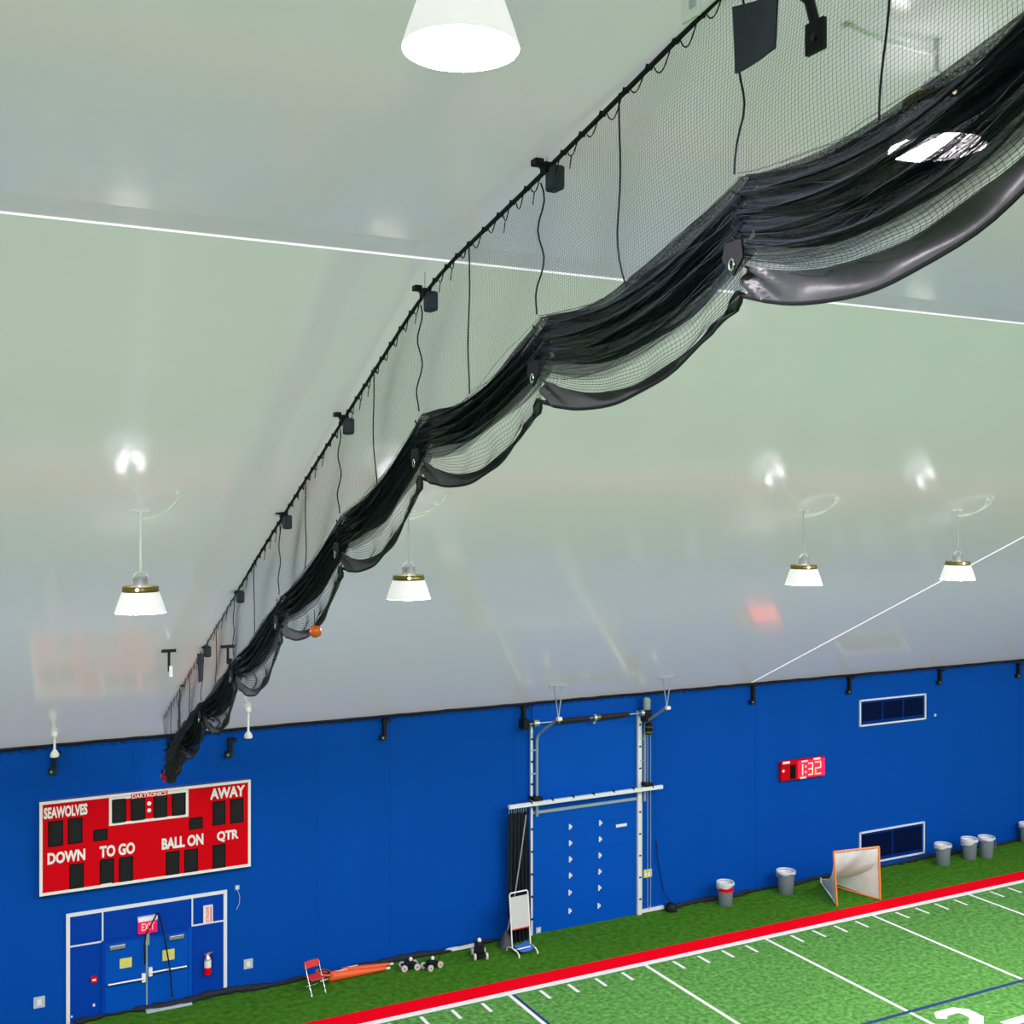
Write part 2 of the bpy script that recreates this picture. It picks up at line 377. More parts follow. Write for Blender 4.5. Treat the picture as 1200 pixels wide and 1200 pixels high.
# ================================================================ wall entrance with double doors
def wrect(x0, y0, x1, y1, off=0.):      # top-left and bottom-right pixel on the wall -> xa, xb, za, zb
    a, b = on_wall(x0, y0, off), on_wall(x1, y1, off); return a.x, b.x, b.z, a.z
def flat(name, rect, y0, y1, m, parent=None, **k):
    xa, xb, za, zb = rect; return MB().box((xa, WY - y1, za), (xb, WY - y0, zb)).build(name, m, parent, **k)
d1 = thing('door_1', 'blue double door entrance in a white outlined frame below the red scoreboard', 'door'); d1['kind'] = 'structure'
ex0, ex1 = on_wall(79.5, 1100).x, on_wall(263.5, 1100).x; et = on_wall(170, 1058.5).z
flat('frame_panel', (ex0, ex1, 0, et), 0, .03, 'door_blue_deep', d1)
tw = .048
for xa, xb, za, zb in ((ex0 - tw, ex0 + tw, 0, et + tw), (ex1 - tw, ex1 + tw, 0, et + tw), (ex0 + tw, ex1 - tw, et - tw, et + tw)):
    flat('white_frame', (xa, xb, za, zb), .03, .06, 'white_trim', d1)
lx = on_wall(120, 1090).x; rx = on_wall(225, 1070).x; lz = on_wall(100, 1106).z; rz_ = on_wall(245, 1081).z
for xa, xb, za, zb in ((lx - .02, lx + .02, lz + .02, et - tw), (ex0 + tw, lx + .02, lz - .02, lz + .02), (rx - .02, rx + .02, rz_ + .02, et - tw), (rx - .02, ex1 - tw, rz_ - .02, rz_ + .02)):
    flat('thin_frame', (xa, xb, za, zb), .03, .05, 'white_trim', d1)
dxa, dxm, dxb = on_wall(123, 1150).x, on_wall(171.5, 1140).x, on_wall(220, 1130).x
dz = on_wall(171, 1098).z
flat('jamb', (dxa - .10, dxa, 0, dz + .1), .03, .07, 'door_blue_deep', d1); flat('jamb', (dxb, dxb + .10, 0, dz + .1), .03, .07, 'door_blue', d1)
flat('door_head', (dxa, dxb, dz, dz + .1), .03, .07, 'door_blue_deep', d1)
for xa, xb, left in ((dxa, dxm - .02, True), (dxm + .02, dxb, False)):
    lf = flat('door_leaf', (xa, xb, .04, dz), .03, .055, 'door_blue', d1, bevel=.006)
    bz = on_wall(150, 1148).z if left else on_wall(197, 1134).z
    MB().tube([(xa + .06, WY - .13, bz), (xb - .06, WY - .13, bz)], .035, 8).cyl((xa + .09, WY - .13, bz), (xa + .09, WY - .05, bz), .03, 8).cyl((xb - .09, WY - .13, bz), (xb - .09, WY - .05, bz), .03, 8).build('push_bar', 'steel', lf, True)
    qx = xb - .07 if left else xa + .07
    MB().box((qx - .05, WY - .15, bz - .10), (qx + .05, WY - .055, bz + .13)).build('latch_case', 'lamp_white', lf, bevel=.01)
    cx = on_wall(137, 1103).x if left else on_wall(206, 1091).x
    MB().box((cx - .20, WY - .14, dz - .16), (cx + .20, WY - .05, dz - .05)).build('door_closer', 'steel', lf, bevel=.012)
    s0 = wrect(140, 1123, 154, 1132) if left else wrect(190, 1113, 204, 1123)
    sg = flat('yellow_notice', s0, .055, .062, 'yellow_sign', lf)
    xa2, xb2, za2, zb2 = s0
    for k in range(3): flat('notice_line', (xa2 + .05, xb2 - .05, za2 + .05 + k*.045, za2 + .065 + k*.045), .062, .064, 'plate', lf)
flat('centre_post', (dxm - .02, dxm + .02, 0, dz), .03, .075, 'galvanised', d1)
flat('threshold', (dxm - .05, dxb + .05, 0, .05), .03, .35, 'plate', d1)
# cord looped over the doors
cp = [(170, 1130), (169, 1110), (171, 1095), (178, 1082), (184.5, 1069), (186, 1070), (190, 1085), (194, 1105), (199, 1135), (202, 1168)]
q = MB().tube([on_wall(x, y, .26) for x, y in cp], .022, 6).build('hanging_strap', 'black')
tag(q, 'black strap looped in a narrow arch over the blue double doors', 'strap')
ex = thing('exit_sign', 'glowing red exit sign with white top above the blue double doors', 'sign', on_wall(173, 1084, .10))
MB().box((-.25, -.06, -.21), (.25, .06, .20)).build('sign_body', 'exit_glow', ex, bevel=.02)
MB().box((-.26, -.07, .12), (.26, .10, .24)).build('top_cap', 'lamp_white', ex, bevel=.02)
lettering('EXIT', -.17, .17, -.12, .08, -.064, 'exit_letter', ex)
MB().box((-.05, 0, -.55), (.05, .07, -.20)).build('mount_post', 'galvanised', ex)
al = thing('pull_station', 'small red fire alarm pull box on the blue panel left of the doors', 'alarm', on_wall(110, 1147.5, .03))
MB().box((-.075, -.06, -.09), (.075, 0, .09)).build('box', 'board_red', al, bevel=.01); MB().box((-.05, -.075, -.02), (.05, -.06, .03)).build('handle', 'letter', al)
for px, py, s, lab in ((110, 1177.5, .07, 'small pale outlet cover on the blue panel left of the doors'), (84, 1191, .05, 'tiny pale cover plate low beside the white frame edge'), (46, 1174.5, .14, 'square pale outlet plate on blue wall left of the entrance frame'), (291, 1129.5, .13, 'square pale outlet plate on blue wall right of the entrance frame'),
                       (278, 1040, .06, 'little cable box on blue wall above the right outlet plate'), (631, 1090, .09, 'white square cover low on the big bay door beside the whiteboard stand'), (1096, 838, .05, 'tiny white cover right of the upper wall vent')):
    p = on_wall(px, py, .012 if px != 631 else .05)
    o = thing('wall_plate', lab, 'outlet', p)
    MB().box((-s, -.012, -s*1.05), (s, .03 if px in (631, 110, 84) else .012, s*1.05)).build('plate', 'plate', o, bevel=.006)
    MB().box((-s*.4, -.02, -s*.55), (s*.4, -.012, s*.55)).build('socket', 'white_trim', o)
    if px == 278: MB().tube([(0, -.01, -s), (.07, -.01, -.25), (.06, -.01, -.45), (-.02, -.01, -.62)], .009, 5).build('cable', 'plate', o)
sg = thing('vertical_sign', 'narrow white vertical sign with red lettering above the fire extinguisher', 'sign', on_wall(243.5, 1081, .03))
h_ = .40; MB().box((-.13, -.05, 0), (.13, 0, h_*1.22)).build('panel', 'letter', sg)
st = lettering('EXTINGUISHER', 0.03, h_*1.15, -.045, .045, 0, 'red_paint', sg)
for v in st.data.vertices: v.co = (-.02 - v.co.z, -.052, v.co.x)
MB().box((.06, -.053, .03), (.09, -.05, h_*1.15)).build('red_stripe', 'red_paint', sg)
fe = thing('fire_extinguisher', 'red fire extinguisher with white label hung on blue panel right of the doors', 'extinguisher', on_wall(243.5, 1141.5, .14))
MB().lathe([(.001, 0), (.085, 0), (.095, .02), (.095, .20)], 18).build('lower_cylinder', 'red_paint', fe, True)
MB().lathe([(.097, .20), (.097, .40)], 18).build('white_label', 'letter', fe, True)
MB().lathe([(.095, .40), (.085, .46), (.04, .52), (.03, .55), (.001, .55)], 18).build('shoulder', 'steel', fe, True)
MB().box((-.09, -.02, .55), (.07, .02, .58)).box((-.02, -.02, .58), (.12, .02, .61)).build('handle', 'chrome', fe)
MB().tube([(.03, 0, .56), (.11, 0, .5), (.11, 0, .25)], .014, 6).build('hose', 'black', fe, True)
MB().box((-.05, .09, .1), (.05, .14, .5)).build('wall_bracket', 'galvanised', fe)

# ================================================================ scoreboard
SBO = .22
sb = thing('scoreboard', 'large red football scoreboard with white lettering on the blue wall', 'scoreboard')
sxa, sxb, sza, szb = wrect(46.1, 940.1, 293.5, 1014.8, SBO)
MB().box((sxa, WY - SBO, sza), (sxb, WY, szb)).build('cabinet', 'steel', sb, bevel=.01)
MB().box((sxa, WY - SBO - .02, sza), (sxb, WY - SBO, szb)).build('face_panel', 'board_red', sb)
yF = WY - SBO - .02
def brect(x0, y0, x1, y1):
    k = 4.615; a = onY(40 + x0/k, 900 + y0/k, yF); b = onY(40 + x1/k, 900 + y1/k, yF); return a.x, b.x, b.z, a.z
def bbox(name, r, m, y=.012, parent=sb): return MB().box((r[0], yF - y, r[2]), (r[1], yF, r[3])).build(name, m, parent)
for r in ((sxa, sxb, szb - .075, szb), (sxa, sxb, sza, sza + .075), (sxa, sxa + .075, sza + .075, szb - .075), (sxb - .075, sxb, sza + .075, szb - .075)): bbox('white_border', r, 'letter', .014)
cr = brect(405, 162, 834, 262); e_ = .07
for r in ((cr[0], cr[1], cr[3] - e_, cr[3]), (cr[0], cr[1], cr[2], cr[2] + e_), (cr[0], cr[0] + e_, cr[2] + e_, cr[3] - e_), (cr[1] - e_, cr[1], cr[2] + e_, cr[3] - e_)): bbox('clock_border', r, 'letter', .013)
for b in ((75,290,157,418),(182,275,262,403),(320,335,398,388),(190,522,268,652),(355,497,432,628),(458,485,535,614),(418,165,498,298),(522,155,600,285),(645,145,720,270),(745,135,820,258),(965,183,1035,303),(1060,170,1132,292),(838,272,912,325),(712,455,786,578),(812,443,886,566),(965,418,1035,538)):
    r = brect(*b); w0 = bbox('digit_window', r, 'board_black', .010)
    MB().box((r[0] + .03, yF - .013, r[2] + .03), (r[1] - .03, yF - .010, r[3] - .03)).build('lamp_grid', 'black', w0)
for yy in (192, 229):
    p = onY(40 + 622/4.615, 900 + yy/4.615, yF - .005)
    MB().cyl((p.x, yF - .016, p.z), (p.x, yF, p.z), .055, 12).build('colon_dot', 'letter', sb)
for t_, x0, yb0, x1, hgt in (('SEAWOLVES', 52, 278, 288, 62), ('DOWN', 72, 524, 276, 64), ('TO GO', 354, 487, 545, 64), ('BALL ON', 690, 443, 915, 62), ('QTR', 988, 404, 1105, 60), ('AWAY', 951, 172, 1140, 60)):
    a = onY(40 + x0/4.615, 900 + yb0/4.615, yF); b = onY(40 + x1/4.615, 900, yF); tz = onY(40 + x0/4.615, 900 + (yb0 - hgt)/4.615, yF).z
    lettering(t_, a.x, b.x, a.z, tz, yF - .013, 'letter', sb, bold=.042)
a = onY(40 + 530/4.615, 900 + 147/4.615, yF); b = onY(40 + 715/4.615, 900, yF)
bbox('maker_strip', (a.x - .03, b.x + .03, a.z - .10, a.z + .03), 'board_red', .018)
lettering('DAKTRONICS', a.x, b.x, a.z - .09, a.z + .02, yF - .02, 'letter', sb, bold=.02)
bbox('service_tag', brect(360, 628, 420, 636), 'letter', .016)

# ================================================================ play clock
pc = thing('play_clock', 'small red digital wall clock with glowing digits reading 1:32', 'clock')
PO = .18; kx = 1200/90
def crect(x0, y0, x1, y1): a = onY(900 + x0/kx, 870 + y0/kx, WY - PO); b = onY(900 + x1/kx, 870 + y1/kx, WY - PO); return a.x, b.x, b.z, a.z
r = crect(210, 305, 895, 520)
MB().box((r[0], WY - PO, r[2]), (r[1], WY, r[3])).build('case', 'board_red', pc, bevel=.05)
PY = WY - PO
def cbox(name, r, m, d=.012, parent=pc): return MB().box((r[0], PY - d, r[2]), (r[1], PY + .004, r[3])).build(name, m, parent)
lp = cbox('lit_panel', crect(470, 295, 880, 505), 'led_red', .006)
cbox('dark_digit', crect(345, 355, 430, 560), 'board_black')
def seg7(x0, y0, x1, y1, on):
    a, b, z0, z1 = crect(x0, y0, x1, y1); zm = (z0 + z1) / 2; t = .042
    S = {'a': (a, b, z1 - t, z1), 'd': (a, b, z0, z0 + t), 'g': (a, b, zm - t/2, zm + t/2), 'f': (a, a + t, zm, z1), 'e': (a, a + t, z0, zm), 'b': (b - t, b, zm, z1), 'c': (b - t, b, z0, zm)}
    for k in on: cbox('segment', S[k], 'led', .016)
seg7(490, 345, 545, 510, 'bc'); seg7(628, 318, 700, 502, 'abgcd'); seg7(733, 300, 826, 488, 'abged')
for yy in (375, 462): cbox('colon', crect(576, yy - 14, 596, yy + 14), 'led', .016)
for b in ((228,308,340,328),(710,243,815,262),(500,541,590,560),(225,430,255,465),(520,288,620,300)): cbox('white_mark', crect(*b), 'letter', .010)

# ================================================================ wall vents
for (a, b, n, lab) in (((1008, 822), (1083, 841), 3, 'upper blue louvred wall vent of three dark panels in a white frame'), ((1008, 977), (1081.5, 998), 2, 'lower blue wall vent behind the lacrosse goal in a white frame')):
    v = thing('wall_vent', lab, 'vent', group='wall vents')
    xa, xb, za, zb = wrect(*a, *b); t = .03
    for r in ((xa - t, xb + t, zb, zb + t*2), (xa - t, xb + t, za - t*2, za), (xa - t*2, xa, za - t*2, zb + t*2), (xb, xb + t*2, za - t*2, zb + t*2)): flat('white_frame', r, 0, .05, 'white_trim', v)
    flat('backing', (xa, xb, za, zb), 0, .012, 'vent_blue', v)
    wd = (xb - xa - .12) / n
    for k in range(n):
        x0 = xa + .06 + k * wd + .04
        g = flat('grille', (x0, x0 + wd - .08, za + .13, zb - .09), .012, .02, 'vent_dark', v)
        for j in range(8):
            zz = za + .16 + j * (zb - za - .30) / 7
            flat('louvre', (x0, x0 + wd - .08, zz, zz + .015), .02, .032, 'vent_dark', g)

# ================================================================ overhead bay door
d2 = thing('door_2', 'tall blue overhead bay door between white lift tracks', 'door'); d2['kind'] = 'structure'
dl, dr = on_wall(623, 1000).x, on_wall(745, 1000).x
beam_z = on_wall(684, 943.5).z; top_z = on_wall(684, 842).z
flat('upper_curtain', (dl, dr, beam_z, WT - .1), 0, .03, 'door_blue', d2)
zs = [0, .82, 1.64, 2.46, 3.28, beam_z]
for z0, z1 in zip(zs[:-1], zs[1:]): flat('door_section', (dl, dr, z0 + .002, z1 - .002), 0, .05, 'door_blue', d2)
flat('top_rail', (dl, dr, beam_z - .045, beam_z + .045), .05, .10, 'galvanised', d2)
for L in ([(668, 969), (668, 988), (668, 1007), (668, 1026), (667.5, 1046), (667.5, 1067.5)], [(703.3, 964.5), (703, 983.5), (702.7, 1002.5), (702.5, 1021.5), (702.2, 1040.5), (701.5, 1061.5)]):
    for px, py in L:
        p = on_wall(px, py, .06)
        MB().box((p.x - .035, p.y, p.z - .09), (p.x + .02, p.y + .012, p.z + .09)).box((p.x, p.y - .012, p.z - .04), (p.x + .07, p.y + .012, p.z + .04)).build('hinge', 'white_trim', d2)
flat('white_label', wrect(721, 966, 733.5, 967.5), .05, .056, 'letter', d2).scale = (1, 1, 1)
def up(x, y0, y1, off): a = on_wall(x, y0, off); return a
# left side: flat outer upright and round lift track that bends out into the hall
ul, ur = on_wall(621, 900).x, on_wall(747, 900).x
zt_l, zt_r = on_wall(621, 848).z, on_wall(747, 832).z
lt = flat('track_upright', (ul - .035, ul + .035, 0, zt_l), .05, .13, 'white_trim', d2)
rt = flat('track_upright', (ur - .075, ur + .075, 0, zt_r), .05, .15, 'white_trim', d2)
for upr, x, zt in ((lt, ul, zt_l), (rt, ur, zt_r)):
    for k in range(9):
        zz = .5 + k * (zt - 1.) / 8; MB().box((x - .03, WY - .165, zz), (x + .05, WY - .15 if x == ur else WY - .13, zz + .05)).build('track_clip', 'black', upr)
flat('jamb_strip', (ur + .09, ur + .15, 0, zt_r - .8), .02, .08, 'galvanised', d2)
for px, py_top, bend, end, hang, pl in ((626.5, 862, (629, 857), (655, 842), (650.5, 807), (641, 660)), (752.5, 850, (758, 842), (782, 829), (775, 798), (765, 783))):
    x = on_wall(px, 900).x
    zb_ = on_wall(*bend).z
    e = onX(end[0], end[1], x + .02)
    pts = [(x, WY - .16, beam_z - .1), (x, WY - .16, zb_ - .35), (x, WY - .19, zb_ - .15), (x, WY - .30, zb_ - .02), (x, WY - .45, zb_ + .06), (x, e.y, e.z)]
    MB().tube(pts, .045, 8).build('curved_track', 'galvanised', d2, True)
    for k in range(3): zz = beam_z + .5 + k * .75; MB().box((x - .17, WY - .17, zz), (x, WY - .13, zz + .04)).build('spacer', 'galvanised', d2)
    tz = ceil(e.y)
    MB().tube([(x, e.y, e.z), (x - .16, e.y, tz)], .018, 6).tube([(x, e.y, e.z), (x + .16, e.y, tz)], .018, 6).build('hanger', 'galvanised', d2)
    MB().box((x - .32, e.y - .06, tz - .02), (x + .32, e.y + .06, tz + .03)).build('hanger_plate', 'galvanised', d2)
    MB().box((x - .07, e.y - .12, e.z - .05), (x + .07, e.y - .0, e.z + .05)).build('track_end', 'lamp_white', d2)
    MB().box((x - .06, e.y - .0, e.z - .09), (x + .06, e.y + .10, e.z - .03)).build('stop_block', 'orange', d2)
# torsion shaft and springs
sz = on_wall(684, 840).z; SY = WY - .30
sxl, sxr = on_wall(611, 845).x, on_wall(748, 834).x
MB().cyl((sxl, SY, sz), (sxr, SY, sz), .022, 8).build('torsion_shaft', 'galvanised', d2, True)
for a, b in ((650, 685), (697, 731)):
    xa, xb = on_wall(a, 842).x, on_wall(b, 837).x; g = MB(); n = 22
    g.lathe([(.085 if i % 2 else .070, (xb - xa) * i / (2*n)) for i in range(2*n + 1)], 12)
    g.v = [(xa + z, SY + y, sz + x) for x, y, z in g.v]; g.build('torsion_spring', 'spring', d2, True)
    MB().cyl((xa - .1, SY, sz), (xa, SY, sz), .09, 12).build('spring_cone', 'brass_rim', d2, True)
px = on_wall(691, 838).x
MB().cyl((px - .05, SY, sz), (px + .05, SY, sz), .13, 12).box((px - .05, SY, sz - .2), (px + .05, WY, sz - .05)).build('centre_bearing', 'steel', d2, True)
for px_ in (622.5, 747): x = on_wall(px_, 840).x; MB().cyl((x - .09, SY, sz), (x + .09, SY, sz), .12, 14).build('cable_drum', 'steel', d2, True)
x = on_wall(611, 845).x; MB().box((x - .09, WY - .35, sz - .16), (x + .12, WY, sz + .14)).cyl((x, WY - .37, sz - .08), (x, WY - .35, sz - .08), .03, 8).build('end_bearing_block', 'black', d2)
# operator
om = thing('door_operator', 'black and grey chain hoist motor at the top right of the bay door', 'motor', on_wall(758, 846, .32))
MB().lathe([(.001, .42), (.11, .42), (.13, .47), (.13, .75), (.06, .82), (.001, .82)], 16).build('motor', 'galvanised', om, True)
MB().box((-.14, -.1, .02), (.14, .30, .40)).build('bracket', 'black', om)
MB().lathe([(.001, -.42), (.12, -.42), (.13, -.36), (.10, -.33), (.13, -.28), (.13, -.05), (.001, -.02)], 14, (.08, 0, 0)).build('gear_case', 'black', om, True)
MB().lathe([(.135, -.37), (.135, -.31)], 14, (.08, 0, 0)).lathe([(.135, -.18), (.135, -.14)], 14, (.08, 0, 0)).build('band', 'brass_rim', om, True)
cz0 = on_wall(757, 1061).z - om.location.z
for dx in (.02, .14): MB().tube([(dx, -.02, -.4), (dx, -.02, cz0 + .1), (.08, -.02, cz0)], .012, 5).build('hand_chain', 'galvanised', om)
ys = flat('yellow_notice', wrect(754, 1019.5, 763.5, 1027), 0, .02, 'yellow_sign'); tag(ys, 'small yellow notice on the blue wall right of the bay door', 'sign')
q = wrect(755.3, 1023, 762.3, 1026); flat('notice_print', q, .02, .024, 'letter', ys)
q1, q2 = on_wall(749, 1075), on_wall(776, 1069)
br = MB().box((q1.x, WY - .12, .03), (q2.x, WY - .02, .13)).build('white_base_rail', 'white_trim'); tag(br, 'short white rail along the wall foot right of bay door', 'rail')
pb_ = on_wall(782, 1066, .3)
sw = thing('strap_weight', 'black sand weight with a slack strap at the wall foot right of bay door', 'weight', (pb_.x + .15, WY - .30, 0))
MB().lathe([(.001, 0), (.20, 0), (.22, .10), (.17, .22), (.06, .28), (.001, .28)], 14).build('weight', 'black', sw, True)
MB().tube([Vector((0, .0, .27))] + [on_wall(x, y, .06) - sw.location for x, y in ((778, 1045), (774, 1025), (770.5, 1005), (769, 985))], .014, 6).build('strap', 'black', sw, True)
# batting-cage style beam across the door with a gathered black curtain on its left end
BY = WY - .42
ba, bc = onY(596, 946, BY), onY(776, 922, BY)
bm = thing('curtain_beam', 'long white horizontal beam crossing in front of the bay door', 'beam')
MB().box((ba.x, BY - .06, ba.z - .06), (bc.x, BY + .06, ba.z + .06)).build('beam', 'white_trim', bm, bevel=.01)
for k in range(7): x = ba.x + .8 + k * (bc.x - ba.x - 1.2) / 6; MB().box((x - .02, BY - .065, ba.z + .02), (x + .02, BY + .065, ba.z + .10)).build('clamp', 'black', bm)
for x in (ul, ur + .1): MB().box((x - .05, BY, ba.z + .06), (x + .25, WY - .02, ba.z + .17)).build('wall_arm', 'black', bm)
for k in range(8): x = ba.x + .02 + k * .085; MB().cyl((x, BY, ba.z - .22), (x, BY, ba.z - .07), .013, 6).build('glide', 'steel', bm)
cu = thing('gathered_curtain', 'tall black gathered curtain hanging beside the bay door', 'curtain')
cw = onY(619, 950, BY).x - ba.x
MB().grid(lambda u, v: (ba.x + cw * u * (1 + .05 * v), BY + .09 * math.sin(u * 34 + math.sin(v * 3)) * (.5 + .5 * v), (ba.z - .2) * (1 - v) + .01), 60, 14).build('cloth', 'dark_cloth', cu, 'all')
MB().tube([onY(x, y, BY - .14) for x, y in ((616.5, 955), (612, 990), (604, 1045), (595, 1090))], .022, 6).build('pull_rope', 'galvanised', cu, True)
pq = onY(593, 1098, BY - .14)
MB().lathe([(.001, 0), (.26, 0), (.2, .18), (.07, .42), (.02, .5)], 12, (pq.x, pq.y, .005)).build('cloth_tail', 'vinyl', cu, True)

# ================================================================ wall top brackets
bl = [(63.5, 884, 906, 'leftmost black drop bracket at the wall top below the white dome camera'), (270, 868, 886, 'black drop bracket at the wall top right of the net end'), (451, 845, 866, 'black drop bracket at the wall top between scoreboard and bay door'),
      (614, 829, 850, 'black drop bracket at the wall top over the bay door springs'), (883, 803, 824, 'black drop bracket at the wall top where the white ceiling seam ends'), (996, 795, 812, 'black drop bracket at the wall top left of the upper vent'),
      (1102, 786, 801, 'black drop bracket at the wall top right of the upper vent'), (1194, 779, 793, 'rightmost black drop bracket at the wall top near the picture edge')]
for px, y0, y1, lab in bl:
    p = on_wall(px, y0, .1); q = on_wall(px, y1, .1); b = thing('drop_bracket', lab, 'bracket', (p.x, WY, q.z), group='drop brackets along the wall top'); h = p.z - q.z
    MB().box((-.05, -.14, 0), (.05, 0, h)).build('stem', 'black', b); MB().box((-.14, -.16, -.03), (.05, -.0, .12)).build('foot', 'black_gloss', b)
    MB().cyl((-.08, -.18, .05), (-.08, -.16, .05), .03, 8).build('bolt', 'steel', b)
    MB().box((-.08, -.18, h - .03), (.16, .0, h + .06)).build('top_clamp', 'black', b)

# ================================================================ high bay lamps
def make_lamp():
    r = thing('high_bay_lamp', 'lamp', 'lamp', group='high bay pendant lamps')
    MB().lathe([(.402, -.01), (.405, .0), (.395, .03), (.36, .14), (.30, .31), (.285, .335)], 40).build('shade', 'shade', r, True)
    MB().lathe([(.40, -.012), (.20, -.03), (.001, -.035)], 32).build('lens', 'lens', r, True)
    MB().lathe([(.288, .315), (.292, .34), (.288, .405), (.275, .42), (.262, .415), (.262, .335)], 32).build('brass_rim', 'brass_rim', r, True)
    MB().lathe([(.262, .345), (.125, .345)], 32).build('lamp_opening', 'top_glow', r)
    hs = MB().lathe([(.001, .33), (.115, .33), (.118, .36), (.118, .56), (.10, .58), (.001, .58)], 20).build('ballast_housing', 'steel', r, True)
    MB().lathe([(.125, .36), (.128, .38), (.125, .40)], 20).build('collar', 'lamp_white', hs, True)
    MB().tube([(-.11, 0, .55), (-.10, 0, .62), (0, 0, .68), (.10, 0, .62), (.11, 0, .55)], .014, 6).build('yoke', 'lamp_white', r, True)
    a = R(-110)
    MB().sphere((.275 * math.cos(a), .275 * math.sin(a), .375), .030, 8, 6).build('rim_light_spot', 'lamp_spark', r)  # glowing bead added to show the bright spot of light on the rim
    return r
lamp0 = make_lamp(); first = True
def lamp(x, y, zb, label, group, cord):
    global first
    o = lamp0 if first else copy_tree(lamp0); first = False
    o.location = (x, y, zb); o['label'] = label; o['group'] = group
    zc = ceil(y) - zb
    MB().cyl((0, 0, .66), (0, 0, zc), .021, 8).build('stem', 'lamp_white', o, True)
    cx, cy = cord; ze = ceil(y + cy) - zb
    def bez(t):
        p0, p1, p2, p3 = Vector((0, 0, zc - .16)), Vector((cx*.45, cy*.45, zc - .16)), Vector((cx, cy, zc - .05 + (ze - zc)*.3)), Vector((cx, cy, ze))
        return p0*(1-t)**3 + p1*3*t*(1-t)**2 + p2*3*t*t*(1-t) + p3*t**3
    MB().tube([bez(i / 12) for i in range(13)], .022, 6).build('power_cord', 'lamp_white', o, True)
    MB().lathe([(.001, -.03), (.05, -.03), (.06, -.005), (.06, .02)], 12, (cx, cy, ze)).build('cord_plate', 'lamp_white', o, True)
    MB().tube([(-.16, 0, zc - .03), (-.1, 0, zc - .015), (0, .02, zc - .03), (.14, -.02, zc - .02)], .012, 5).build('ceiling_hook', 'lamp_white', o, True)
    return o
Y1, Y2 = 19.46, 7.1
G1, G2 = 'high bay lamps of the far row', 'high bay lamps of the near row'
lamp(3.17, Y1, 11.96, 'white shaded high bay lamp hanging left of the net above the scoreboard', G1, (.50, -.58))
lamp(7.90, Y1, 12.02, 'white shaded high bay lamp hanging just right of the net', G1, (.45, -.2))
lamp(17.27, Y1, 12.0, 'white shaded high bay lamp above the red digital clock, no seam behind it', G1, (.42, -.55))
lamp(22.05, Y1, 11.98, 'white shaded high bay lamp in front of the slanting white ceiling seam', G1, (.42, -.5))
p = onY(540, 56, Y2); lamp(p.x, Y2, p.z, 'large blazing white high bay lamp cut by the top picture edge', G2, (.6, -.3))
p = onY(1098, 172, Y2); lamp(p.x, Y2, p.z, 'large bright high bay lamp shining through the dark gathered net', G2, (-.94, .1))
for y in (Y1, Y2, RIDGE, -17.6):
    for k in range(-2, 9):
        x = 3.17 + 4.72 * k
        if y == Y1 and k in (0, 1, 2, 3, 4): continue
        if y == Y2 and k in (0, 1): continue
        lamp(x, y, ceil(y) - 1.6 if y == Y1 else ceil(y) - 1.25, 'high bay pendant lamp hanging outside the photographed view', 'high bay lamps out of view', (.5, -.5))

# ================================================================ dome cameras, hangers on the ceiling near the wall
for (ax, ay), by, lab in (((64, 858), 887, 'white dome camera on a short rod at the far left wall top'), ((291, 829), 865, 'white dome camera on a short rod right of the net end')):
    p = onC(ax, ay); d = (p.y / ray(ax, ay).y); h = (by - ay) / F * d
    o = thing('dome_camera', lab, 'camera', (p.x, p.y, p.z - h), group='white dome cameras near the wall top')
    MB().lathe([(.001, .0), (.10, 0), (.115, .03), (.10, .10), (.05, .17), (.03, .2), (.03, h - .14)], 18).build('dome_housing', 'lamp_white', o, True)
    MB().lathe([(.001, -.05), (.06, -.035), (.085, 0)], 16).build('lens_dome', 'black_gloss', o, True)
    MB().lathe([(.03, h - .16), (.08, h - .11), (.09, h - .06), (.07, h - .01), (.05, h + .05)], 16).build('ceiling_boss', 'lamp_white', o, True)
for (ax, ay), by, lab, wh in (((198, 762), 793, 'black hanging rod with a white tip left of the net', True), ((267, 757), 784, 'dark hanging rod seen through the net at its far end', False)):
    p = onC(ax, ay); d = (p.y / ray(ax, ay).y); h = (by - ay) / F * d
    o = thing('ceiling_hanger', lab, 'hanger', (p.x, p.y, p.z - h), group='dark hanging rods on the sloping ceiling')
    MB().box((-.025, -.025, .12), (.025, .025, h)).build('rod', 'black', o); MB().box((-.16, -.08, h - .04), (.14, .08, h + .03)).build('ceiling_plate', 'black', o)
    MB().box((.0, -.05, 0), (.07, -.02, .24)).build('tip', 'lamp_white' if wh else 'black', o)

# ================================================================ divider net
U0 = 5.85 * .957
net = thing('divider_net', 'long black ceiling divider net gathered into swags below its slanting cable', 'net')
tk = [(p.y, p.z) for p in (onX(x, y, U0) for x, y in ((190, 840), (237, 762), (278, 692), (331, 606), (403, 491), (505, 330), (650, 190), (740, 100), (840, 0)))]
sl_ = (tk[-1][1] - tk[-2][1]) / (tk[-1][0] - tk[-2][0]); tk.append((1.5, tk[-1][1] + sl_ * (1.5 - tk[-1][0])))
tk.sort()
def interp(tab, y):
    if y <= tab[0][0]: return tab[0][1]
    for (a, b), (c_, d) in zip(tab[:-1], tab[1:]):
        if y <= c_: return b + (d - b) * (y - a) / (c_ - a)
    return tab[-1][1]
def smooth_track(y): return sum(interp(tk, y + k * .25) for k in range(-3, 4)) / 7 if 2.5 < y < 30 else interp(tk, y)
YE = tk[-1][0]
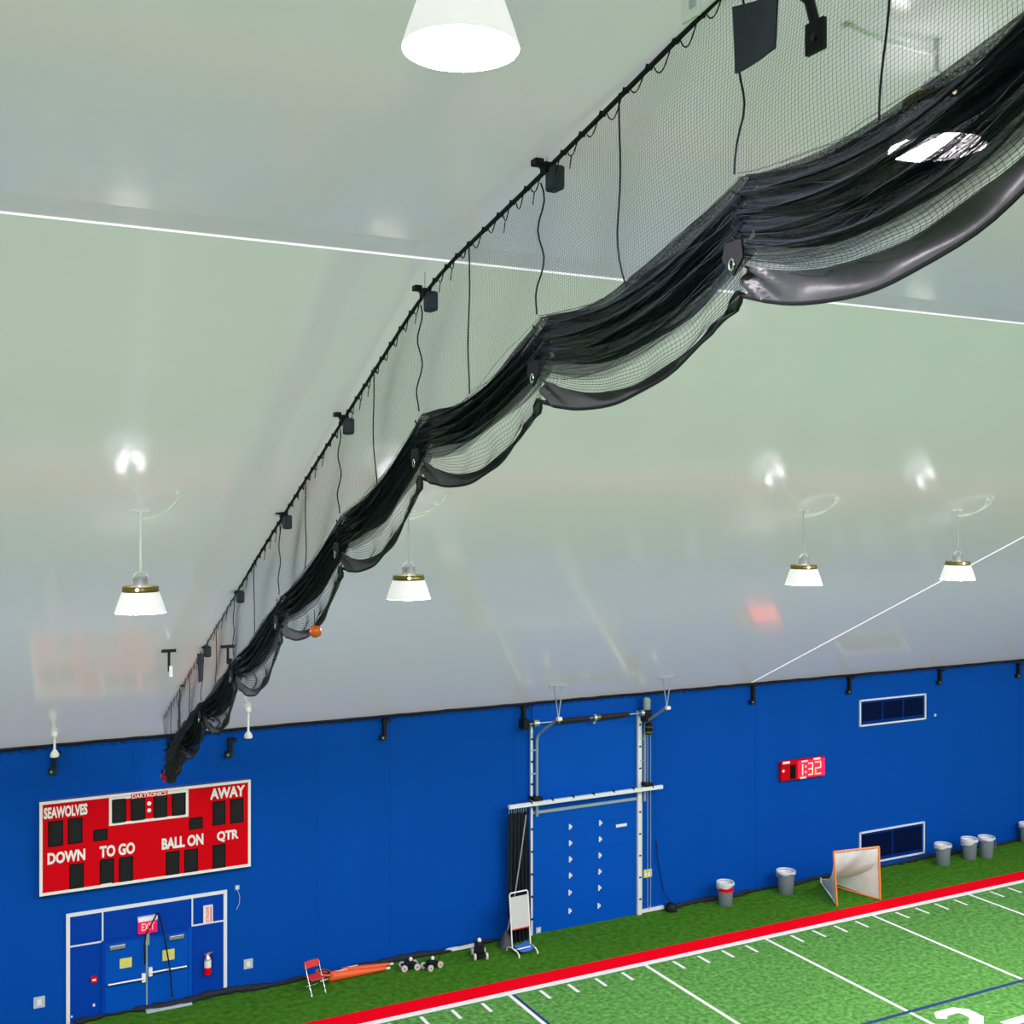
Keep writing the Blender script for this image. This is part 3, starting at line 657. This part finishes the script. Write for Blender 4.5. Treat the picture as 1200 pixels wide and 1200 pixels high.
# supports: where lift cords hold the gathered net  (y, bundle top, bundle bottom, skirt bottom)
def sup(t, r, s):
    a, b, c_ = onX(*t, U0), onX(*r, U0), onX(*s, U0); return [(a.y + b.y) / 2, a.z, b.z, c_.z]
S = [sup((868, 208), (872, 303), (876, 346)), sup((632, 372), (637, 437), (640, 471)), sup((492, 485), (497, 537), (497, 561)), sup((400, 603), (402, 645), (404, 667)), sup((327, 697), (333, 730), (335, 745)),
     sup((273, 768), (280, 794), (283, 806)), sup((235, 820), (243, 843), (245, 852)), sup((209, 853), (215, 877), (217, 884)), sup((193, 862), (196, 908), (199, 918))]
dy = S[1][0] - S[0][0]
S.insert(0, [S[0][0] - dy, S[0][1] + .66, S[0][2] + .64, S[0][3] + .64]); S.insert(0, [S[0][0] - dy, S[0][1] + .66, S[0][2] + .64, S[0][3] + .64])
SAG = [(.30, .38, .42), (.32, .40, .44), (.25, .31, .35), (.24, .20, .38), (.22, .20, .42), (.16, .20, .46), (.10, .32, .58), (.06, .38, .55), (.05, .36, .46), (.0, .16, .22)]
NB = len(S) - 1
def edge(b, u, k):
    A, B = S[b], S[b + 1]; return A[k] + (B[k] - A[k]) * u - 4 * SAG[b][k - 1] * u * (1 - u)
def bay_y(b, u): return S[b][0] + (S[b + 1][0] - S[b][0]) * u
def net_edge(y, k):
    for b in range(NB):
        if S[b][0] <= y <= S[b + 1][0]: return edge(b, (y - S[b][0]) / (S[b + 1][0] - S[b][0]), k)
    return S[-1][k] if y > S[-1][0] else S[0][k]
YS = 2.0
def billow(y, d): return .05 * math.sin(y * 1.3 + d * .9) + .03 * math.sin(y * 3.1 - d * 2) + .02 * math.sin(d * 4 + y)
# the head pipe and its lacing
MB().tube([(U0, YS + i * (YE - YS) / 70, smooth_track(YS + i * (YE - YS) / 70)) for i in range(71)], .024, 8).build('head_pipe', 'black', net, True)
g = MB(); y = YS; rnd = random.Random(3)
while y < YE - .4:
    s_ = .30 + .10 * rnd.random(); dp = .09 + .06 * rnd.random()
    P = [(U0 - .03 * math.cos(math.pi * k / 6), y + s_ * k / 6, smooth_track(y + s_ * k / 6) + .025 - (dp + .02) * math.sin(math.pi * k / 6) ** .7) for k in range(7)]
    g.tube(P, .007, 4)
    if rnd.random() < .5: g.tube([(U0, y + s_ * .6, smooth_track(y + s_ * .6) - dp), (U0 - .01, y + s_ * .63, smooth_track(y + s_ * .6) - dp - .12)], .006, 4)
    for kk in range(2): g.lathe([(.03, -.02), (.034, 0), (.03, .02)], 6, (U0, y + .01 * kk, smooth_track(y)))
    y += s_
lo = g.build('head_lacing', 'net_cord', net); lo['kind'] = 'stuff'
# upper netting, strand by strand
CELL = .034
g = MB(); SR = .0012
maxd = 2.1
k = 1
while k * CELL < maxd:
    d = k * CELL; run = []
    n = 150
    for i in range(n + 1):
        y = YS + i * (YE - YS) / n; z = smooth_track(y) - d
        if z > net_edge(y, 1) - .06: run.append((U0 + billow(y, d) * min(1, d * 2), y, z))
        else:
            if len(run) > 1: g.tube(run, SR, 3, False)
            run = []
    if len(run) > 1: g.tube(run, SR, 3, False)
    k += 1
y = YS
while y < YE:
    zt, zb = smooth_track(y) - .03, net_edge(y, 1) - .05
    if zt > zb: g.tube([(U0 + billow(y, (zt - zb) * i / 8) * min(1, (zt - zb) * i / 4), y, zt + (zb - zt) * i / 8) for i in range(9)], SR, 3, False)
    y += CELL
mesh_o = g.build('upper_netting', 'net_cord', net); mesh_o['kind'] = 'stuff'; mesh_o['label'] = 'fine see-through black square netting'
# gathered folds
def fold_pt(b, u, t, out=0.):
    pinch = min(1, 6 * min(u, 1 - u)); ph = .9 * math.sin(b * 2.1 + u * 3) + .5 * math.sin(u * 9 + b)
    nf = 4.5; A = (.03 + .06 * pinch) * (.6 + .4 * math.sin(t * math.pi))
    zt, zb = edge(b, u, 1), edge(b, u, 2)
    tt = t + .018 * math.sin(2 * math.pi * 3 * t + u * 7 + b) * pinch
    f = math.sin(2 * math.pi * nf * t + ph)
    return Vector((U0 + A * f * (1 + .25 * math.sin(t * 17 + b)) + out, bay_y(b, u), zt + (zb - zt) * tt + .025 * math.cos(2 * math.pi * nf * t + ph) * pinch))
for b in range(NB):
    L = S[b + 1][0] - S[b][0]
    MB().grid(lambda u, v: fold_pt(b, u, v), 30, 90, lambda u, v: (u * L + b * 7.3, v)).build('gathered_folds', 'gathered_net', net, 'all')
    MB().grid(lambda u, v: fold_pt(b, u, v, .09) + Vector((.05 * math.sin(v * 23 + u * 5), 0, .02 * math.sin(u * 13 + b))), 24, 50, lambda u, v: (u * L + b * 3.1 + 50, v)).build('gathered_folds', 'gathered_net', net, 'all')
    g = MB(); rnd = random.Random(b + 40)
    for j in range(46):
        t0 = rnd.random(); a = rnd.uniform(0, .5); e = min(1, a + rnd.uniform(.3, .8)); wob = rnd.uniform(-.05, .05)
        if j % 3 == 0: a, e = 0, 1
        g.tube([fold_pt(b, a + (e - a) * i / 16, min(1.04, max(-.06, t0 + wob * math.sin(i / 16 * 5))), -.02 - .02 * rnd.random()) for i in range(17)], .0026, 3, False)
    so = g.build('loose_strands', 'net_strand', net); so['kind'] = 'stuff'
    # loose netting between the folds and the skirt
    hgt = (lambda u: .20 + .05 * u) if b < 2 else (lambda u: .05 + .21 * u ** 2.2)
    g = MB(); n = int(L / .05)
    zk = lambda u: edge(b, u, 3) + hgt(u) * .9
    def lp(u, t):
        z0, z1 = edge(b, u, 2) + .05, zk(u); z1 = min(z1, z0 - .01)
        return (U0 + .10 * math.sin(t * 3) * min(1, 5 * min(u, 1 - u)) + .02 * math.sin(u * 30), bay_y(b, u) , z0 + (z1 - z0) * t)
    fat = 1 if b < 5 else 1.6 + .5 * (b - 5)
    for i in range(n + 1): g.tube([lp(i / n, t / 5) for t in range(6)], .0016 * fat, 3, False)
    for j in range(9): g.tube([lp(i / 24, (j + .5) / 9) for i in range(25)], .0024 * fat, 3, False)
    so = g.build('lower_netting', 'net_cord', net); so['kind'] = 'stuff'
    # vinyl skirt along the lower edge
    def sk(u, v):
        w_ = max(0, 1 - 6 * min(u, 1 - u)); tw_ = math.sin(math.pi * u)
        z = edge(b, u, 3) + hgt(u) * (1 - v)
        return (U0 - .05 * w_ * math.sin(v * 9 + u * 60) + .12 * tw_ * math.sin(v * 2.4 + .3) * (1 if b % 2 else .8) - .015 * math.sin(u * 22 + v * 4), bay_y(b, u) + .02 * w_ * math.sin(v * 12), z)
    MB().grid(sk, 60, 8).build('vinyl_skirt', 'vinyl', net, 'all')
    MB().tube([Vector(sk(i / 24, 1)) for i in range(25)], .016, 6).build('skirt_hem', 'black', net, True)
# rings, ties, brackets and cords at each support
for i, s in enumerate(S):
    y, zt, zb, zs_ = s
    if i == 0: continue
    pl = MB().prism([(-.10, .10), (.10, .10), (.13, -.02), (.0, -.16), (-.12, -.04)], -.01, .01)
    pl.v = [(U0 - .10 + b_, y - .02 + a_, zb + .02 + c_) for a_, b_, c_ in pl.v]; pt = pl.build('tie_plate', 'black', net)
    MB().tube([(U0 - .12, y - .02 + .028 * math.cos(q * .7854), zb - .06 + .045 * math.sin(q * .7854)) for q in range(8)], .009, 5, closed=True).build('lift_ring', 'chrome', pt, True)
    g = MB()
    for k in range(6): zz = zb + (zt - zb) * (k + .3) / 7; g.tube([(U0 - .07, y - .03, zz), (U0 - .09, y + .01, zz + .03), (U0 - .07, y + .04, zz + .05)], .009, 4)
    g.build('gather_tie', 'net_cord', net)
    if i < len(S) - 1:
        yb = y - .12 + .02 * (i % 3); n = 14
        zt0 = smooth_track(yb)
        MB().tube([(U0 - .07 + .02 * math.sin(q), yb + (y - yb) * max(0, q - 10) / 4 + .035 * math.sin(q * .9 + i), zt0 - .15 + (zt + .02 - zt0 + .15) * q / n) for q in range(n + 1)], .009, 6).build('lift_cord', 'net_cord', net, True)
        # hanger bracket up to the ceiling
        cz = ceil(yb)
        MB().box((U0 - .06, yb - .07, zt0 - .05), (U0 + .06, yb + .05, zt0 + .06)).box((U0 - .14, yb - .02, zt0 + .03), (U0 - .04, yb + .10, zt0 + .10)).build('hanger_bracket', 'black', net, bevel=.012)
        MB().cyl((U0, yb, zt0), (U0, yb, max(cz, zt0 + .03)), .008, 6).build('hanger_wire', 'plate', net)
        MB().cyl((U0 - .075, yb + .04, zt0 + .02), (U0 - .06, yb + .04, zt0 + .02), .018, 8).build('bracket_bolt', 'chrome', net)
        if i in (2, 9): continue
        MB().box((U0 - .03, yb - .19, zt0 - .24), (U0 + .11, yb + .01, zt0 + .01)).build('pulley_guard', 'navy_pad', net, bevel=.035)
# cords halfway between the supports
for i in range(1, NB):
    if S[i + 1][0] - S[i][0] < 1: continue
    y = (S[i][0] + S[i + 1][0]) / 2 + .08; zt0 = smooth_track(y); ze = net_edge(y - .1, 1); n = 14
    MB().tube([(U0 - .04, y + .05 * math.sin(q * .55 + i) * (q / n) + (-.10 + .14 * (i % 2)) * max(0, (q - 9) / 5) ** 2, zt0 + (ze - .03 - zt0) * q / n) for q in range(n + 1)], .0085, 6).build('gather_cord', 'net_cord', net, True)
for (c0, c1, c2, c3) in (((858, 8), (858, 86), (911, 57), (911, -10)), ((231, 766), (231, 800), (238.5, 797), (238.5, 766))):
    P = [onX(x, y, U0 - .15) for x, y in (c0, c1, c2, c3)]
    MB().grid(lambda u, v: (P[0].lerp(P[3], u)).lerp(P[1].lerp(P[2], u), v) + Vector((.03 * math.sin(u * 3 + v), 0, 0)), 10, 10).grid(lambda u, v: (P[0].lerp(P[3], u)).lerp(P[1].lerp(P[2], u), v) + Vector((.012 + .03 * math.sin(u * 3 + v), 0, 0)), 10, 10).build('guard_flap', 'navy_pad', net, 'all')
p = onX(192, 911, U0 - .12); MB().box((p.x - .02, p.y - .09, p.z - .1), (p.x + .02, p.y + .09, p.z + .1)).build('red_tag', 'red_paint', net)
eb = [((238, 826), .08), ((228, 842), .13), ((217, 860), .17), ((208, 882), .21), ((202, 902), .18), ((200, 916), .08)]
n = 24; P = [onX(*q[0], U0 + .02) for q in eb]; pts = []; rs = []
for k in range(n + 1):
    f = k / n * (len(P) - 1); i0 = min(int(f), len(P) - 2); w_ = f - i0
    pts.append(P[i0].lerp(P[i0 + 1], w_)); rs.append((eb[i0][1] + (eb[i0 + 1][1] - eb[i0][1]) * w_) * (1 + .12 * math.sin(k * 1.7)))
g = MB().tube(pts, rs, 28); g.v = [tuple(pts[i // 28].lerp(Vector(v), 1 + .22 * math.sin((i % 28) * 1.346 + (i // 28) * .25))) for i, v in enumerate(g.v)]
g.build('end_bunch', 'dark_cloth', net, 'all')
# a ball caught in the netting
p = onX(369.5, 740, U0 - .02); bo = thing('stray_ball', 'small orange ball caught in the lower edge of the net', 'ball', p)
MB().sphere((0, 0, 0), .098, 20, 14).build('ball', 'ball_orange', bo, 'all')
MB().tube([(.099 * math.cos(q * .2618), .099 * math.sin(q * .2618) * .6, .099 * math.sin(q * .2618) * .8) for q in range(24)], .004, 4, closed=True).build('seam_line', 'black', bo)
MB().tube([(0, 0, .09), (.0, .05, .2), (.0, .03, .34)], .006, 5).build('snagged_cord', 'net_cord', bo)
# arm with a square plate, and a white box, hung from the ceiling by the net
PX = 6.1
a, b = onX(956, 43, PX), onX(945, 0, PX)
o = thing('hanging_pole', 'black hanging arm ending in a square plate behind the net', 'hanger', a)
MB().tube([(0.03, 0, 0), (0.03, b.y - a.y, b.z - a.z), (0.03, (b.y - a.y) * 2.6, ceil(a.y + (b.y - a.y) * 2.6) - a.z)], .042, 8).build('arm', 'black', o, True)
MB().box((-.02, -.10, -.12), (.02, .10, .12)).build('square_plate', 'black', o); MB().cyl((-.035, 0, -.01), (-.02, 0, -.01), .03, 10).build('bolt', 'black_gloss', o)
BX = 5.0
a, b = onX(798, 29, BX), onX(818, 16, BX)
o = thing('white_control_box', 'white hanging box beside the net cable at the top picture edge', 'box', (BX, (a.y + b.y) / 2, a.z)); hw = abs(a.y - b.y) / 2; zc = ceil((a.y + b.y) / 2) - a.z
MB().box((0, -hw, 0), (.03, hw, .42)).build('case', 'lamp_white', o, bevel=.008); MB().box((-.012, -hw * .7, .07), (0, -hw * .1, .2)).build('grey_window', 'plate', o)
MB().box((.0, -.02, .42), (.03, .02, zc)).build('hanger', 'lamp_white', o)

# ================================================================ things on the turf
def make_can(loc, label, bagf, red=False, tail=False, handle=1, s=1.0):
    o = thing('trash_can', label, 'trash can', (loc.x, min(loc.y, WY - .42), 0), rz=random.uniform(-.4, .4), group='grey trash cans along the wall')
    MB().lathe([(.001, 0), (.235*s, 0), (.25*s, .02), (.275*s, .60), (.285*s, .76), (.275*s, .76), (.24*s, .05), (.001, .05)], 26).build('barrel', 'can_grey', o, True)
    MB().lathe([(.285*s, .70), (.305*s, .71), (.31*s, .765), (.29*s, .775)], 26).build('rim', 'can_grey', o, True)
    for a in (0, math.pi): MB().tube([(.29*s*math.cos(a), -.09, .66), (.34*s*math.cos(a), -.07, .63), (.34*s*math.cos(a), .07, .63), (.29*s*math.cos(a), .09, .66)], .016, 6).build('handle', 'can_grey', o, True)
    g = MB(); n = 32; rr = .30 * s
    hem = lambda q: .73 - bagf * (.5 + .5 * math.sin(q - 1.2)) - .02 * math.sin(q * 5)
    rows = 7
    for i in range(rows):
        for j in range(n):
            q = 2 * math.pi * j / n; wr = 1 + .02 * math.sin(q * 9 + i)
            if i == 0: r_, z = .20*s, .42
            elif i == 1: r_, z = .25*s, .64
            elif i == 2: r_, z = .285*s, .785
            elif i == 3: r_, z = .312*s, .80
            elif i == 4: r_, z = .330*s * wr, .775
            else: r_, z = (.328 if i == 5 else .325)*s * wr, .775 + (hem(q) - .775) * (i - 4) / 2
            g.v.append((r_ * math.cos(q), r_ * math.sin(q), z))
    for i in range(rows - 1):
        for j in range(n): j2 = (j + 1) % n; g.f.append((i*n+j, i*n+j2, (i+1)*n+j2, (i+1)*n+j))
    g.f.append(tuple(reversed(range(n))))
    g.build('bag_liner', 'bag', o, 'all')
    if red: MB().lathe([(.292*s, .50), (.296*s, .63)], 26).build('red_band', 'red_paint', o, True)
    if tail: MB().grid(lambda u, v: ((.33 + .04 * math.sin(v * 3)) * math.cos(-.9 + .35 * u), (.33 + .03 * math.sin(v * 3)) * math.sin(-.9 + .35 * u), .78 - .42 * v), 4, 8).build('bag_tail', 'bag', o, 'all')
    return o
make_can(onZ(850, 1060), 'grey trash can with a red band under its white liner, nearest the bay door', .14, red=True, s=.95)
make_can(onZ(921, 1046), 'larger grey trash can with side handles between clock and lacrosse goal', .04, s=1.06)
make_can(onZ(1105, 1013), 'grey trash can standing alone just right of the lower vent', .10)
make_can(onZ(1136, 1006), 'left can of the touching pair, its white liner folded low', .20)
make_can(onZ(1156, 1004), 'right can of the touching pair with a liner tail hanging down', .05, tail=True)
make_can(onZ(1199, 986), 'grey trash can cut by the right picture edge', .08)

# lacrosse goal
ga, gb, gc = onZ(981, 1062), onZ(1031.5, 1055), onZ(962, 1035)
go = thing('lacrosse_goal', 'lacrosse goal with orange frame and white net by the red stripe', 'goal', ((ga.x + gb.x) / 2, (ga.y + gb.y) / 2, 0))
O = go.location.copy(); A, B, Cc = ga - O, gb - O, gc - O; A.z = B.z = Cc.z = .03; H = 1.83
lean = Vector((-.10, .06, 0)); tA, tB = A + lean + Vector((0, 0, H)), B + lean * .4 + Vector((0, 0, H))
for a, b, nm in ((A, tA, 'post'), (B, tB, 'post'), (tA, tB, 'crossbar')):
    MB().tube([a, b], .036, 8).build(nm, 'orange_tube', go, True)
for a in (A, B): MB().tube([a, Cc], .03, 8).build('ground_bar', 'orange_tube' if a is B else 'white_trim', go, True)
MB().cyl(Cc, Cc + Vector((0, 0, .16)), .03, 8).build('back_stub', 'white_trim', go, True)
def drop(P, Q, v): h = v ** 2.8; return Vector((P.x + (Q.x - P.x) * h, P.y + (Q.y - P.y) * h, P.z + (Q.z - P.z) * v))
def panel(P0, P1, Q0, Q1, sag, nu=20, nv=20):
    n_ = (P1 - P0).cross(Q0 - P0).normalized()
    return lambda u, v: drop(P0.lerp(P1, u), Q0.lerp(Q1, u), v) + n_ * sag * math.sin(math.pi * u) * math.sin(math.pi * v) + n_ * .035 * math.sin(u * 9 + v * 7) * math.sin(math.pi * u) + Vector((0, 0, -.12 * sag * math.sin(math.pi * u)))
Cu = Cc + Vector((0, 0, .12))
mid = (tA + tB) / 2
MB().grid(panel(tA, tB, A.lerp(Cu, .97), B.lerp(Cu, .97), .10), 24, 24).build('back_net', 'goal_net', go, 'all')
def tri(T, P, sag): return lambda u, v: drop(T, P.lerp(Cu, u), v) + Vector((.05, .05, 0)) * math.sin(v * 3 + u * 4) * sag * v * (1 - v) * 4
MB().grid(tri(tA, A, .6), 14, 16).build('side_net', 'goal_net', go, 'all'); MB().grid(tri(tB, B, .6), 14, 16).build('side_net', 'goal_net', go, 'all')
for k in range(14): q_ = tA.lerp(tB, (k + .5) / 14); MB().tube([q_ + Vector((0, 0, .04)), q_ + Vector((0, -.04, 0)), q_ + Vector((.02, .03, -.05))], .009, 4).build('lace', 'white_trim', go)
MB().tube([tB + Vector((0, .03, -.05)), tB.lerp(Cu, .35) + Vector((-.1, 0, -.10)), A.lerp(Cu, .6) + Vector((.2, .0, .25))], .014, 5).build('net_cord', 'white_trim', go, True)

# whiteboard stand
wp = onZ(611, 1115); ws = thing('whiteboard_stand', 'white tubular stand with grey board and blue tray beside the black curtain', 'stand', (wp.x, wp.y, 0), rz=R(4))
hwid = .33; H = 1.80; sl = .16
for s_ in (-1, 1):
    x = s_ * hwid
    MB().tube([(x, 0, .17), (x, sl*.5, H*.55), (x, sl, H - .05), (x - s_ * .04, sl, H)], .022, 8).build('upright', 'lamp_white', ws, True)
    MB().tube([(x, -.42, .0), (x, -.40, .08), (x, -.30, .14), (x, 0, .17), (x, .22, .14), (x, .30, .08), (x, .31, 0)], .022, 8).build('foot', 'lamp_white', ws, True)
MB().tube([(-hwid + .04, sl, H), (hwid - .04, sl, H)], .022, 8).build('top_rail', 'lamp_white', ws, True)
MB().tube([(-hwid, -.15, .16), (hwid, -.15, .16)], .018, 8).build('cross_rail', 'lamp_white', ws, True)
Mr = Matrix.Rotation(-math.atan(sl / H), 4, 'X')
MB().box((-hwid + .02, -.02, .72), (hwid - .02, .01, H - .12), Mr).build('board', 'pink_board', ws)
MB().box((-hwid + .02, -.035, .69), (hwid - .02, .012, .72), Mr).build('red_edge', 'chair_red', ws)
MB().grid(lambda u, v: (-hwid*.85 + 1.7*hwid*u, -.30 + .5 * v, .10 + .10 * (abs(u - .5) * 2) ** 3 + .04 * v), 12, 8).grid(lambda u, v: (-hwid*.85 + 1.7*hwid*u, -.30 + .5 * v, .085 + .10 * (abs(u - .5) * 2) ** 3 + .04 * v), 12, 8).build('tray', 'tray_blue', ws, 'all')

# red folding chair
cpz = onZ(369, 1163); ch = thing('folding_chair', 'red folding chair with chrome legs at the wall foot', 'chair', (cpz.x, cpz.y, 0), rz=R(12))
for s_ in (-1, 1):
    x = s_ * .22
    MB().tube([(x, -.24, 0), (x, .0, .44), (x, .13, .70), (x, .16, .80)], .016, 8).build('front_leg', 'chrome', ch, True)
    MB().tube([(x * .92, .26, 0), (x * .92, .06, .40)], .015, 8).build('rear_leg', 'chrome', ch, True)
MB().grid(lambda u, v: (-.23 + .46 * u, .15 - .035 * math.sin(math.pi * u) * -1 + .04 * v, .66 + .18 * v), 10, 4).grid(lambda u, v: (-.23 + .46 * u, .17 + .035 * math.sin(math.pi * u) + .04 * v, .66 + .18 * v), 10, 4).build('backrest', 'chair_red', ch, True)
MB().box((-.21, -.20, .42), (.21, .20, .455)).build('seat', 'chair_red', ch, bevel=.02)
MB().cyl((-.2, .2, .14), (.2, .2, .14), .011, 8).build('stretcher', 'chrome', ch, True)

# orange sideline marker poles laid on the turf
for (p0, p1, lab, r0) in (((395, 1138), (459, 1129.5), 'orange padded marker pole lying on turf, nearer the wall', .12), ((385, 1151), (457, 1136), 'orange padded marker pole with round target end beside the red chair', .14)):
    a, b = onZ(*p0), onZ(*p1)
    a.y = min(a.y, WY - .40); b.y = min(b.y, WY - .32)
    a.z = b.z = 0; d = b - a; L = d.length; o = thing('marker_pole', lab, 'marker pole', a, rz=math.atan2(d.y, d.x), group='orange sideline marker poles')
    MB().tube([(0, 0, r0), (L*.1, 0, r0*1.05), (L*.5, 0, r0*.75), (L*.93, 0, r0*.42)], [r0, r0*1.05, r0*.72, r0*.38], 10).build('sleeve', 'orange', o, True)
    MB().tube([(L*.93, 0, .05), (L, 0, .045)], .035, 8).build('tip', 'letter', o, True)
    MB().box((.15, -r0*.25, r0*1.92), (L*.3, r0*.05, r0*2.03)).build('white_strip', 'letter', o)
    MB().tube([(-.25, 0, .08), (0, 0, .1)], .03, 8).build('handle', 'letter', o, True)
    if r0 > .13:
        Mt = Matrix.Translation((-.12, .02, .27)) @ Matrix.Rotation(R(14), 4, 'Y')
        g = MB().lathe([(.001, 0), (.26, 0), (.27, .02), (.26, .04), (.001, .04)], 24); g.v = [tuple(Mt @ Vector(v)) for v in g.v]; dk = g.build('target_disc', 'orange', o, True)
        g = MB().lathe([(.10, .041), (.10, .052), (.17, .052), (.17, .041)], 24); g.v = [tuple(Mt @ Vector(v)) for v in g.v]; g.build('black_ring', 'black', dk, True)

# little wheeled dollies
def dolly(px, py, rz, lab, handle, hh=.0):
    p = onZ(px, py); o = thing('equipment_dolly', lab, 'dolly', (p.x, min(p.y, WY - .62), 0), rz=rz, group='small wheeled dollies on the turf'); o.scale = (.72 + .5 * hh,) * 3
    for sx in (-1, 1):
        for sy in (-1, 1):
            c0 = Vector((sx * .27, sy * .22, .13))
            w_ = MB().tube([c0 - Vector((0, .04, 0)), c0 + Vector((0, .04, 0))], .13, 14).build('wheel', 'wheel', o, True)
            MB().cyl(c0 - Vector((0, .05, 0)), c0 + Vector((0, .05, 0)), .045, 8).build('hub', 'board_red' if hh else 'orange', w_, True)
    MB().box((-.33, -.20, .14), (.33, .20, .20)).build('deck', 'black', o, bevel=.01)
    MB().tube([(-.27, -.26, .13), (-.27, .26, .13)], .02, 6).tube([(.27, -.26, .13), (.27, .26, .13)], .02, 6).build('axle', 'black', o)
    MB().box((-.20, -.15, .20), (.16, .15, .34 + hh)).build('load', 'black', o, bevel=.03)
    if handle: MB().tube([(.22, -.14, .2), (.42, -.14, .62), (.42, .14, .62), (.22, .14, .2)], .018, 6).build('handle', 'black', o, True)
    MB().lathe([(.001, 0), (.07, .01), (.08, .08), (.03, .14), (.001, .14)], 10, (.05, 0, .34 + hh)).build('white_knob', 'letter', o, True)
dolly(480, 1135.5, R(-8), 'low dark dolly with pale wheels beside the orange poles', False)
dolly(506, 1134.5, R(20), 'low dolly with pale wheels and raised handle, right of its twin', True)
dolly(562, 1122, R(75), 'taller black dolly with pale wheels left of the black curtain', True, .22)
